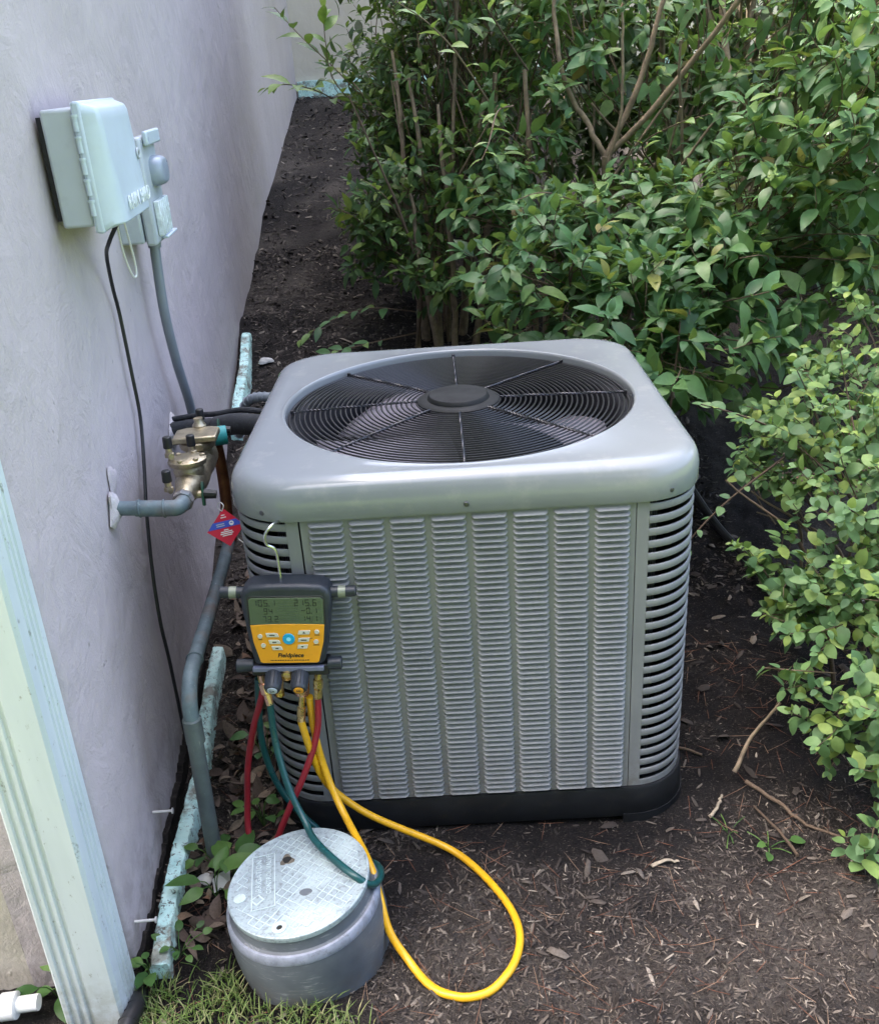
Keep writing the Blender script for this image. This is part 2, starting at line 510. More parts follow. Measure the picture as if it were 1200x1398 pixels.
def litter(name, stops, rough=.85):
    m_ = mat(name, (.1, .08, .06), rough, spec=.2)
    q = N(m_); c = q.ramp(rnd(q), stops)
    c = q.mix(q.val(q.noise(q.pos(), 180, 4, .7), .4, .7, 0, .5), c, (.03, .024, .02))
    q.base(c); return m_
M['chips'] = litter('bark chips', [(0, (.018, .015, .014)), (.45, (.042, .035, .031)), (.8, (.092, .077, .065)), (.96, (.165, .142, .118)), (1, (.31, .27, .22))])
M['needles'] = litter('pine needles', [(0, (.09, .04, .025)), (.5, (.17, .075, .045)), (1, (.26, .19, .13))])
M['dryleaf'] = litter('dry leaves', [(0, (.06, .042, .034)), (.5, (.13, .10, .08)), (.85, (.21, .165, .12)), (1, (.19, .10, .06))], .75)
M['bark'] = litter('twig bark', [(0, (.085, .06, .042)), (.6, (.14, .10, .07)), (1, (.25, .19, .13))])
M['stem'] = worn('shrub bark', (.19, .145, .095), .8, var=.35, sc_=40, bump=.6, dirt=(.07, .06, .04), dirt_amt=.6)
M['palewood'] = worn('pale split wood', (.30, .25, .18), .8, var=.2, sc_=60, bump=.5)

def leafmat(name, stops, rough=.36, trans=.32, vein=.25):
    m_ = mat(name, (.05, .1, .04), rough, spec=.26)
    q = N(m_)
    c = q.ramp(rnd(q), stops)
    c = q.mix(q.val(q.noise(q.pos(), 60, 3), .35, .65, 0, .3), c, (.04, .055, .02))
    q.base(c)
    tr = q.n('ShaderNodeBsdfTranslucent')
    q.l(q.mix(.5, c, (.20, .30, .03)), tr.inputs['Color'])
    mx = q.n('ShaderNodeMixShader'); mx.inputs[0].default_value = trans
    q.l(q.b.outputs[0], mx.inputs[1]); q.l(tr.outputs[0], mx.inputs[2]); q.l(mx.outputs[0], q.out.inputs['Surface'])
    return m_
M['leafA'] = leafmat('glossy green leaf', [(0, (.044, .110, .046)), (.4, (.076, .178, .070)), (.8, (.112, .225, .085)), (.96, (.17, .26, .07)), (.99, (.26, .26, .06)), (1, (.18, .13, .05))], .40)
M['leafB'] = leafmat('dull green leaf', [(0, (.038, .085, .034)), (.5, (.068, .142, .050)), (.85, (.12, .205, .052)), (.97, (.18, .26, .055)), (1, (.22, .24, .06))], .42)
M['leafY'] = leafmat('young lime leaf', [(0, (.13, .24, .05)), (.5, (.20, .32, .07)), (1, (.28, .38, .12))], .4, .35)
M['leafC'] = leafmat('soft light green leaf', [(0, (.068, .15, .066)), (.4, (.105, .205, .085)), (.8, (.15, .255, .085)), (1, (.27, .36, .08))], .5, .3)
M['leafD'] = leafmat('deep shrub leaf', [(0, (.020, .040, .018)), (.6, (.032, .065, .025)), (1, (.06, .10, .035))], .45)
M['leafF'] = leafmat('far tree leaf', [(0, (.045, .085, .025)), (.6, (.075, .13, .035)), (1, (.13, .19, .05))], .5, .3)
M['weed'] = leafmat('weed leaf', [(0, (.04, .11, .03)), (.5, (.07, .16, .04)), (1, (.12, .22, .05))], .4, .3)
M['grass'] = leafmat('grass blade', [(0, (.07, .13, .03)), (.5, (.13, .20, .05)), (.75, (.21, .25, .09)), (1, (.38, .34, .20))], .5, .3)

# ------------------------------------------------------------------ ground shape
KW = .085
T = nrm([-KW, 1, 0]); NW = np.array([T[1], -T[0], 0.0]); W0 = np.array([-.678, -.747, 0.0])
def W(s, o, h): return W0 + T * s + NW * o + np.array([0, 0, h])
HY = np.array([-1e4, -.30, .15, .55, 1.4, 2.16, 4.0, 10.0, 16, 1e4]); HZ = np.array([0, 0, .045, .13, .385, .545, .80, 1.30, 1.55, 1.6])
def ground_base(x, y):
    x = np.asarray(x, float); y = np.asarray(y, float)
    hw = np.interp(y, HY, HZ)
    ha = np.interp(y, [-1e4, .53, .92, 1.4, 2.16, 4, 10, 16, 1e4], [0, 0, .16, .385, .545, .80, 1.30, 1.55, 1.6])
    hr = np.interp(y, [-1e4, .40, 1.4, 2.5, 4, 10, 16, 1e4], [0, 0, .26, .5, .72, 1.30, 1.55, 1.6])
    a = sstep(-.45, -.62, x); b = sstep(.35, .8, x)
    return (hw * a + ha * (1 - a)) * (1 - b) + hr * b
def ground_z(x, y):
    x = np.asarray(x, float); y = np.asarray(y, float)
    near = np.exp(-np.maximum(0, np.hypot(x, y) - 4) / 3)
    n = (vnoise(x * 2.3, y * 2.3, 1) * .05 + vnoise(x * 7, y * 7, 2) * .022 + vnoise(x * 22, y * 22, 3) * .014 + vnoise(x * 52, y * 52, 4) * .010)
    flat = 1 - .75 * np.exp(-((x / .58) ** 4 + ((y - .04) / .62) ** 4))
    clump = .05 * np.exp(-(((x - .72) / .10) ** 2 + ((y + .66) / .07) ** 2))
    return ground_base(x, y) + n * near * flat + clump - .006

def axis(a, b, step, far):
    core = np.arange(a, b + step / 2, step)
    lo, hi, d = [], [], step
    x = a
    while x > -far:
        d *= 1.16; x -= d; lo.append(x)
    x, d = b, step
    while x < far:
        d *= 1.16; x += d; hi.append(x)
    return np.concatenate([lo[::-1], core, hi])
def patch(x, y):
    return vnoise(x * 2.7 + 5, y * 2.7, 41) + .55 * vnoise(x * 7, y * 7, 42) + .25 * vnoise(x * 19, y * 19, 43) - .16 * sstep(.42, .5, x) * sstep(-.42, -.25, y)  # last term paints the shade right of the unit as darker, barer soil
gx = axis(-1.05, 1.35, .0125, 900); gy = axis(-1.3, 1.9, .0125, 900)
X, Y = np.meshgrid(gx, gy)
Zg = ground_z(X, Y)
nx, ny = len(gx), len(gy)
idx = np.arange(nx * ny).reshape(ny, nx)
F = np.stack([idx[:-1, :-1], idx[:-1, 1:], idx[1:, 1:], idx[1:, :-1]], -1).reshape(-1, 4)
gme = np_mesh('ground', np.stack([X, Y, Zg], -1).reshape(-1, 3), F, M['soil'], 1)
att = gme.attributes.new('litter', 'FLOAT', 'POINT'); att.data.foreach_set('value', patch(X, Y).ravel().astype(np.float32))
o = bpy.data.objects.new('ground', gme)
lnk(o); tag(o, 'dark mulched soil bed sloping up along the house', kind='structure')

# ------------------------------------------------------------------ house
house = thing('house', 'lavender grey stucco house wall running along the left side of the bed', 'house', tuple(W(0, 0, 0)))
HH = 6.0
def wbox(s0, s1, o0, o1, h0, h1):
    mb = MB()
    P = [W(s, o_, h) for h in (h0, h1) for (s, o_) in ((s0, o0), (s0, o1), (s1, o1), (s1, o0))]
    return mb.add(P, [(0, 1, 2, 3), (7, 6, 5, 4), (4, 5, 1, 0), (5, 6, 2, 1), (6, 7, 3, 2), (7, 4, 0, 3)])
def side_wall():
    # sheet with a rounded, slightly ragged near corner and soft trowel unevenness
    ss = np.concatenate([np.linspace(0, .6, 41), np.linspace(.64, 3.2, 60), np.linspace(3.4, 11, 20)])
    hs = np.concatenate([np.linspace(-.15, 1.9, 90), np.linspace(2.0, HH, 10)])
    V = []
    ring = [(0, -.2), (0, -.1), (0, -.03), (.0, -.012), (.003, -.004)]
    rows = len(ring) + len(ss) - 1
    for h in hs:
        rag = .004 * float(vnoise(np.array(h * 30), np.array(1.), 5)) + .003 * float(vnoise(np.array(h * 90), np.array(4.), 6))
        for (s, o_) in ring: V.append(W(s + rag * .7, o_, h))
        for s in ss[1:]:
            b = .012 * float(vnoise(np.array(s * 1.7), np.array(h * 1.7), 8)) + .003 * float(vnoise(np.array(s * 9), np.array(h * 7), 9))
            V.append(W(s, b * min(1, s / .2) + rag * max(0, 1 - s / .05), h))
    F = [(j * rows + i, j * rows + i + 1, (j + 1) * rows + i + 1, (j + 1) * rows + i) for j in range(len(hs) - 1) for i in range(rows - 1)]
    mb = MB(); mb.add(V, F)
    return mb.build('side_wall', M['wall'], house, smooth=60)
side_wall()
wbox(.0, .2, -7, -.2, -.2, HH).build('front_wall', M['tan'], house)
wbox(11, 11.2, -.2, 7, 0.4, HH).build('return_wall', M['tan'], house)
wbox(.2, 11, -7, -6.8, -.2, HH).build('rear_wall', M['tan'], house)
wbox(-.35, 11.5, -7.2, .0, HH, HH + .2).build('roof', M['roof'], house)
wbox(10.9, 15, .0, 7.3, HH, HH + .2).build('roof', M['roof'], house)

def strip(s0, s1, o0, o1, hgt, n, seed, wid=.0):
    r_ = np.random.default_rng(seed)
    V = []; K = 7
    for i, s in enumerate(np.linspace(s0, s1, n)):
        a = r_.normal(0, .0012, K); b = r_.normal(0, .0013, K)
        sh = .006 * math.sin(s * 9 + seed)
        p0 = W(s, 0, 0); g = float(ground_base(p0[0] + .04, p0[1]))
        tap = min(1, .55 + 8 * min(s - s0, s1 - s))
        h = g + hgt * (1 + .08 * math.sin(s * 9 + seed))
        prof = [(o0, g - .05), (o0, h - .006), (o0 + .003, h), ((o0 + o1) / 2, h + .001), (o1 - .0035, h - .001), (o1, h - .007), (o1 + .004, g - .05)]
        for k, (oo, hh) in enumerate(prof):
            V.append(W(s + r_.normal(0, .002), oo + a[k] + sh, hh + b[k] * tap - (1 - tap) * .02))
    F = [(i * K + k, i * K + k + 1, (i + 1) * K + k + 1, (i + 1) * K + k) for i in range(n - 1) for k in range(K - 1)]
    F += [tuple(range(K)), tuple(range((n - 1) * K + K - 1, (n - 1) * K - 1, -1))]
    mb = MB(); mb.add(V, F)
    return mb.build('footing_strip', M['strip'], house, smooth=50)
strip(-.035, .505, .032, .066, .045, 60, 3)
strip(.525, .965, .036, .068, .045, 46, 4)
strip(2.02, 2.74, .022, .060, .050, 60, 5)
mb = MB()
V = []; s_ = np.linspace(-.02, 1.25, 340)
for i, s in enumerate(s_):
    p0 = W(s, 0, 0); g = float(ground_base(p0[0] + .03, p0[1]))
    j = .022 * float(vnoise(np.array(s * 16), np.array(2.), 11)) + .016 * float(vnoise(np.array(s * 70), np.array(2.), 12)) - .006
    j -= .03 * max(0, (s - .7) / .5)
    V += [W(s, -.02, g + .034 + j), W(s, .009, g + .028 + j), W(s, .013, g - .06)]
mb.add(V, [(i * 3 + k, i * 3 + k + 1, i * 3 + k + 4, i * 3 + k + 3) for i in range(len(s_) - 1) for k in (0, 1)])
mb.build('gap_shade_band', M['gapshade'], house, smooth=0)  # dark band standing in for the shaded gap at the wall base
# turquoise footing of the far return wall
mb = MB()
V = []; o_ = np.linspace(.02, 5, 90)
for i, oo in enumerate(o_):
    p0 = W(10.9, oo, 0); g = float(ground_base(p0[0], p0[1]))
    j = .02 * float(vnoise(np.array(oo * 9), np.array(2.), 13))
    V += [W(11.01, oo, g + .17 + j), W(10.93, oo, g + .165 + j), W(10.92, oo, g - .05)]
mb.add(V, [(i * 3 + k, i * 3 + k + 1, i * 3 + k + 4, i * 3 + k + 3) for i in range(len(o_) - 1) for k in (0, 1)])
mb.build('footing_strip', M['strip'], house, smooth=0)
# plaster patch and the line set's ragged hole
def blob(c, rad, seed, nrm_axis, mat_, name, parent, flat=.25):
    r_ = np.random.default_rng(seed); mb = MB(); V = []; n, m_ = 16, 6
    u, v, d = frame_of(nrm_axis)
    for j in range(m_):
        t = j / (m_ - 1)
        for k in range(n):
            a = 2 * math.pi * k / n
            rr = rad * math.cos(t * math.pi / 2) * (1 + .22 * math.sin(3 * a + seed) + r_.normal(0, .07))
            V.append(np.array(c) + (u * math.cos(a) + v * math.sin(a)) * rr + d * (rad * flat * math.sin(t * math.pi / 2)))
    mb.add(V, [(j * n + k, j * n + (k + 1) % n, (j + 1) * n + (k + 1) % n, (j + 1) * n + k) for j in range(m_ - 1) for k in range(n)] + [tuple(range((m_ - 1) * n, m_ * n))])
    return mb.build(name, mat_, parent, smooth=50)
blob(W(.475, .002, .752), .034, 3, NW, M['plaster'], 'plaster_patch', house, .5)
blob(W(.52, .0, .80), .03, 8, NW, M['wall'], 'plaster_patch', house, .2)
blob(W(1.15, .0, .68), .042, 5, NW, M['plaster'], 'plaster_patch', house, .4)

# nails sticking out of the wall base
for (s, h, lab) in ((.28, .129, 'white painted nail sticking out of the wall base beside the middle of the turquoise footing'),
                    (.033, .083, 'white painted nail sticking out low at the wall corner behind the downspout')):
    t = thing('nail', lab, 'nail', tuple(W(s, 0, h)), 'nails in the wall base')
    MB().cyl(W(s, -.01, h), W(s, .040, h - .002), .0028, n=10).build('shank', M['nail'], t)
    MB().cyl(W(s, .040, h - .002), W(s, .0425, h - .002), .0062, n=14).build('nail_head', M['nail'], t)

# ------------------------------------------------------------------ downspout
ds = thing('downspout', 'pale green white ribbed metal downspout at the house corner', 'downspout', (-.71, -.81, 0))
def downspout():
    # outline in plan (x along the front wall, y outwards), ribbed front and side
    x0, x1, y0, y1 = -.776, -.668, -.870, -.786
    pts = []
    def edge(a, b, ribs, nrm_, depth=.0032):
        a = np.array(a); b = np.array(b)
        L = np.linalg.norm(b - a); e = (b - a) / L; nn = np.array(nrm_)
        pts.append(a + e * .006)
        for (r0, r1) in ribs:
            for t_, k_ in ((r0, 0), (r0 + .02, 1), (r1 - .02, 1), (r1, 0)):
                pts.append(a + e * (L * t_) + nn * depth * k_)
        pts.append(b - e * .006)
    edge((x0, y0), (x1, y0), [(.12, .22), (.27, .37), (.42, .52)], (0, 1))
    edge((x1, y0), (x1, y1), [(.34, .44), (.50, .60), (.66, .76)], (-1, 0), .0028)
    edge((x1, y1), (x0, y1), [], (0, -1))
    edge((x0, y1), (x0, y0), [(.3, .42), (.55, .67)], (1, 0))
    n = len(pts)
    V = []
    zs = [-.012, 0.02, .4, .8, 1.2, 2.0, HH]
    for z in zs:
        for p in pts:
            V.append((p[0] + .016 * (z if z < 1.5 else 1.5), p[1], z))
    F = [(j * n + k, j * n + (k + 1) % n, (j + 1) * n + (k + 1) % n, (j + 1) * n + k) for j in range(len(zs) - 1) for k in range(n)]
    F.append(tuple(range(n - 1, -1, -1)))
    mb = MB(); mb.add(V, F)
    return mb.build('pipe', M['spout'], ds, smooth=25)
downspout()
dp = thing('drain_pipe', 'short black plastic drain pipe at the foot of the downspout', 'drain pipe', (-.655, -.86, 0))
mb = MB(); mb.tube(spline([(-.662, -.80, -.01), (-.654, -.845, .012), (-.658, -.90, .022), (-.668, -.97, .01)], 6), .016, 14)
mb.build('pipe', M['corr'], dp)
mb = MB()
for q in spline([(-.655, -.84, .010), (-.658, -.90, .022), (-.667, -.965, .011)], 6)[::2]:
    mb.torus(q, .0165, .0016, (0, 1, .1), 18, 5)
mb.build('ridge', M['corr'], dp)
pv = thing('pvc_pipe', 'short white plastic pipe lying in the grass left of the downspout', 'pipe', (-.90, -.85, .02))
MB().cyl((-1.1, -.865, .030), (-.868, -.845, .034), .019, n=20).build('pipe', M['pvc'], pv)
MB().lathe([(.021, 0), (.024, .002), (.024, .028), (.021, .03)], (-.895, -.8475, .0335), (1, .086, .017), 20).build('collar', M['pvc'], pv)
MB().cyl((-.868, -.845, .034), (-.828, -.8415, .035), .0145, n=18).build('stub', M['pvc'], pv)

# ------------------------------------------------------------------ AC unit
ac = thing('air_conditioner', 'grey outdoor air conditioner condenser with round black fan grille on top', 'air conditioner', (0, 0, 0))
A0, RC = .43, .115
def rsq(th, a, r):
    """radius of a rounded square (half side a, corner radius r) at angle th"""
    c, s = abs(math.cos(th)), abs(math.sin(th))
    lo = a / max(c, s)
    x, y = lo * c, lo * s
    if min(x, y) <= a - r: return lo
    k = a - r
    b = k * (c + s); disc = b * b - (2 * k * k - r * r)
    return b + math.sqrt(max(disc, 0))
TH = np.linspace(0, 2 * math.pi, 257)[:-1]
# denser sampling near corners
TH = np.sort(np.concatenate([TH, np.concatenate([np.linspace(a - .17, a + .17, 40) for a in np.arange(4) * math.pi / 2 + math.pi / 4])]))
TH = np.unique(np.round(TH, 5))
def ringset(spec, name, matl, parent, smooth=40):
    V = []; n = len(TH)
    for (kind, a, r, z) in spec:
        for th in TH:
            rad = rsq(th, a, r) if kind == 's' else a
            V.append((rad * math.cos(th), rad * math.sin(th), z))
    F = [(j * n + k, j * n + (k + 1) % n, (j + 1) * n + (k + 1) % n, (j + 1) * n + k) for j in range(len(spec) - 1) for k in range(n)]
    mb = MB(); mb.add(V, F)
    return mb.build(name, matl, parent, smooth=smooth)
RO = .138
ringset([('s', .442, .12, .798), ('s', .444, .122, .7715), ('s', .450, .126, .7695), ('s', .4610, RO - .0015, .7705), ('s', .4625, RO, .773), ('s', .4625, RO, .803), ('s', .4615, RO - .001, .811),
         ('s', .4590, RO - .003, .8230), ('s', .4545, RO - .006, .8335), ('s', .4475, RO - .010, .8405), ('s', .4390, RO - .014, .8445), ('s', .428, RO - .010, .8462), ('s', .416, .17, .8460),
         ('c', .404, 0, .8440), ('c', .4010, 0, .8446), ('c', .3975, 0, .8456), ('c', .3940, 0, .8440), ('c', .3922, 0, .838), ('c', .3915, 0, .825)], 'top_cover', M['actop'], ac, 50)
ringset([('c', .3915, 0, .8262), ('c', .388, 0, .823), ('c', .370, 0, .817), ('c', .360, 0, .803), ('c', .357, 0, .73), ('c', .360, 0, .69)], 'fan_shroud', M['shroud'], ac)
for (x, y, z, d) in ((-.0, -.4628, .789, (0, -1, 0)), (-.385, -.4465, .787, (-.44, -.9, 0)), (.385, -.4465, .787, (.44, -.9, 0)), (-.4628, .0, .789, (-1, 0, 0)), (.4628, 0, .789, (1, 0, 0))):
    MB().lathe([(.0052, -.004), (.0052, .0018), (.004, .003), (.001, .0034)], (x, y, z), d, 12).build('screw', M['screw'], ac)

# fan grille
fg = ringset([('c', .3860, 0, .827), ('c', .3845, 0, .8295), ('c', .3825, 0, .8295), ('c', .3810, 0, .827), ('c', .3825, 0, .8245), ('c', .3845, 0, .8245), ('c', .3860, 0, .827)], 'fan_grille', M['grille'], ac)
def gz(r): return .8290 + .008 * (1 - (r / .385) ** 2)
radii = np.linspace(.096, .373, 25)
for r in radii:
    MB().torus((0, 0, gz(r)), r, .0021, n=88, m=6).build('grille_ring', M['grille'], fg)
for k in range(8):
    a = math.pi / 2 - k * math.pi / 4 + .0075
    d = np.array([math.cos(a), math.sin(a), 0]); pd = np.array([-d[1], d[0], 0])
    pts = []; pts2 = []
    n = 74
    for i in range(n):
        t = i / (n - 1); r = .090 + (.3845 - .090) * t
        ph = r / .0052 * math.pi * .62
        off = pd * .0016 * math.cos(ph); zz = gz(r) + .0034
        pts.append(d * r + off + np.array([0, 0, zz + .0016 * math.sin(ph)]))
        pts2.append(d * r - off + np.array([0, 0, zz - .0016 * math.sin(ph)]))
    mb = MB(); mb.tube(pts, .0017, 5); mb.tube(pts2, .0017, 5)
    mb.cyl(d * .3815 + np.array([0, 0, .824]), d * .3815 + np.array([0, 0, .837]), .0045, n=8)
    mb.build('grille_spoke', M['spoke'], fg)
MB().lathe([(.0, .826), (.093, .830), (.0940, .8400), (.089, .8435), (.071, .8445), (.069, .850), (.065, .8535), (.05, .855), (.0, .8555)], (0, .0, 0), (0, 0, 1), 48, False).build('hub_cap', M['hub'], fg)
# fan
fan = MB().lathe([(.05, .70), (.055, .78), (.05, .795), (.0, .796)], (0, 0, 0), (0, 0, 1), 32, False).build('fan', M['hub'], ac)
MB().lathe([(.09, .52), (.09, .68), (.08, .70), (.0, .70)], (0, 0, 0), (0, 0, 1), 32, False).build('fan_motor', M['inner'], ac)
for k in range(3):
    a0 = R(-95 - 120 * k)
    V = []; nu, nv = 14, 8
    for i in range(nu):
        for j in range(nv):
            u = i / (nu - 1); v = j / (nv - 1)
            r = .05 + u * .285
            span = R(38 + 44 * u)
            a = a0 - span * v + .18 * u
            z = .715 + .075 * v + .015 * math.sin(v * math.pi)
            V.append((r * math.cos(a), r * math.sin(a), z))
    F = [(i * nv + j, i * nv + j + 1, (i + 1) * nv + j + 1, (i + 1) * nv + j) for i in range(nu - 1) for j in range(nv - 1)]
    mb = MB(); mb.add(V, F); b = mb.build('fan_blade', M['blade'], fan, smooth=60)
    sol = b.modifiers.new('thick', 'SOLIDIFY'); sol.thickness = .0025
# coil and inner parts
ringset([('s', .392, .09, .09), ('s', .392, .09, .766)], 'coil', M['coil'], ac)
ringset([('s', .385, .085, .766), ('s', .385, .085, .095), ('c', .02, 0, .094)], 'inner_liner', M['inner'], ac)
ringset([('s', .392, .09, .766), ('s', .446, .12, .7715)], 'top_liner', M['inner'], ac)

# louver panels: front in view, side and rear joined
B = .4535
LW, LP, ZT, ZB = .0690, .01277, .7670, .0910
NR = 53
def louver_geo(w_):
    """stamped louver: local x across, y outwards (negative = out), z up; top edge at z=0"""
    prof = [(0, .0004), (.0025, -.0004), (.0050, -.0024), (.0072, -.0066), (.0086, -.0096), (.0096, -.0100), (.0099, -.0090), (.0094, -.0040), (.0094, .0006)]
    xs = [-w_ / 2, -w_ / 2 + .0014, -w_ / 2 + .004, -w_ / 2 + .0075, 0, w_ / 2 - .0075, w_ / 2 - .004, w_ / 2 - .0014, w_ / 2]
    ks = [0, .38, .8, 1, 1, 1, .8, .38, 0]
    V = []
    for x, k in zip(xs, ks):
        for (zz, yy) in prof:
            V.append((x, yy * k + (.0006 if k == 0 else 0), -zz * (.45 + .55 * k) - (1 - k) * .0030))
    m_ = len(prof)
    return V, [(i * m_ + j, i * m_ + j + 1, (i + 1) * m_ + j + 1, (i + 1) * m_ + j) for i in range(len(xs) - 1) for j in range(m_ - 1)]
lv, lf = louver_geo(LW)
lmb = MB(); lmb.add(lv, lf)
lme = bpy.data.meshes.new('louver'); lme.from_pydata(lmb.v, [], lmb.f); lme.materials.append(M['acpaint']); fin(lme, 60)
mb = MB(); mb.box((-.3165, -B, .0855), (.3185, -B + .0015, .784))
front = mb.build('louver_panel', M['acpaint'], ac, smooth=0)
cx = [-.305 + .0775 * c + .0366 for c in range(8)]
rest = MB(); count = 0
order = [(r, c) for c in range(7, -1, -1) for r in range(NR)]
for (r, c) in order:
    x, z = cx[c], ZT - LP * r
    if count < 300:
        o = bpy.data.objects.new('louver', lme); lnk(o, front)
        o.matrix_basis = Matrix.Translation((x, -B, z)) @ Matrix.Rotation(random.gauss(0, R(.25)), 4, 'Y') @ Matrix.Rotation(random.gauss(0, R(1.5)), 4, 'X'); count += 1
    else:
        rest.add([(p[0] + x, p[1] - B, p[2] + z) for p in lv], lf)
o = rest.build('louver_rows', M['acpaint'], front, smooth=60); o['kind'] = 'stuff'
for k in (1, 2, 3):
    rm = Matrix.Rotation(k * math.pi / 2, 4, 'Z')
    mb = MB(); mb.box((-.3165, -B, .0855), (.3185, -B + .0015, .784))
    sp_ = mb.build('side_panel', M['acpaint'], ac, xf=rm, smooth=0)
    mb = MB()
    for c in range(8):
        for r in range(NR): mb.add([(p[0] + cx[c], p[1] - B, p[2] + ZT - LP * r) for p in lv], lf)
    o = mb.build('louver_rows', M['acpaint'], sp_, xf=rm, smooth=60); o['kind'] = 'stuff'

# corner guards: upright strips and bars bent round the corner
RB = .120; CC = B - RB
def corner_path(n0=.3440, na=14):
    pts = [(n0, -B)] if n0 < CC else []
    a0 = -math.pi / 2 + (math.asin(min(1, max(0, (n0 - CC) / RB))) if n0 > CC else 0)
    a1 = -(math.pi / 2 + a0) if n0 > CC else 0
    a1 = 0 - (a0 + math.pi / 2)
    for a in np.linspace(a0, a1, na): pts.append((CC + RB * math.cos(a), -CC + RB * math.sin(a)))
    return pts
path = corner_path()
SP = (.7860 - .0990) / 26
def bar_geo(zc, hh, thick=.0):
    prof = [(.0022, hh), (-.0002, hh), (-.0011, hh * .8), (-.0014, 0), (-.0011, -hh * .8), (-.0002, -hh), (.0022, -hh)]
    V = []; m_ = len(prof)
    for i, (x, y) in enumerate(path):
        nn = nrm([x - CC, y + CC, 0]) if i not in () else None
        e = .4 if i in (0, len(path) - 1) else 1
        for (dn, dz) in prof:
            V.append((x - nn[0] * dn * (e if dn < 0 else 1), y - nn[1] * dn * (e if dn < 0 else 1), zc + dz))
    F = [(i * m_ + j, i * m_ + j + 1, (i + 1) * m_ + j + 1, (i + 1) * m_ + j) for i in range(len(path) - 1) for j in range(m_ - 1)]
    return V, F
for k in range(4):
    rm = Matrix.Rotation(k * math.pi / 2, 4, 'Z')
    mb = MB()
    # front flange, side flange, top and bottom bands following the bend
    def band(pl, z0, z1, inn=.004):
        V = []
        for (x, y) in pl:
            nn = nrm([max(x - CC, 0), min(y + CC, 0), 0])
            V += [(x, y, z0), (x, y, z1), (x - nn[0] * inn, y - nn[1] * inn, z1), (x - nn[0] * inn, y - nn[1] * inn, z0)]
        F = [(i * 4 + j, i * 4 + (j + 1) % 4, (i + 1) * 4 + (j + 1) % 4, (i + 1) * 4 + j) for i in range(len(pl) - 1) for j in range(4)]
        mb.add(V, F + [(0, 1, 2, 3), tuple(range((len(pl) - 1) * 4 + 3, (len(pl) - 1) * 4 - 1, -1))])
    fl = [(.3202, -B), (.333, -B), path[0]]
    band(fl, .0855, .784)
    band([(-y, -x) for (x, y) in fl][::-1], .0855, .784)
    band(path, .0855, .0990)
    cp_ = mb.build('corner_guard', M['acpaint'], ac, xf=rm, smooth=30)
    for j in range(26):
        zc = .0990 + SP * (j + 1) - .0 - .0088
        mb = MB(); mb.add(*bar_geo(zc + .0045, .0076 if j < 25 else .004))
        mb.build('guard_bar', M['acpaint'], cp_, xf=rm, smooth=60)
        mb2 = None
# base pan
ringset([('s', .430, .10, .008), ('s', .4600, .125, .006), ('s', .4625, .127, .010), ('s', .4600, .125, .077), ('s', .4570, .122, .0835), ('s', .446, .112, .0850), ('c', .1, 0, .085)], 'base_pan', M['black'], ac, 40)
for sx in (-1, 1):
    for sy in (-1, 1):
        mb = MB()
        rm = Matrix.Scale(sx, 4, (1, 0, 0)) @ Matrix.Scale(sy, 4, (0, 1, 0))
        pl = [(.310, -.4645)] + [(.3355 + .129 * math.cos(a), -.3355 + .129 * math.sin(a)) for a in np.linspace(-math.pi / 2, 0, 10)] + [(.4645, -.310), (.38, -.31), (.31, -.38)]
        mb.prism(pl, .050, (0, 0, -.035))
        if sx * sy < 0: mb.f = [f[::-1] for f in mb.f]
        mb.build('foot', M['black'], ac, xf=rm, smooth=30)

ac.location = (0, .0386, 0)

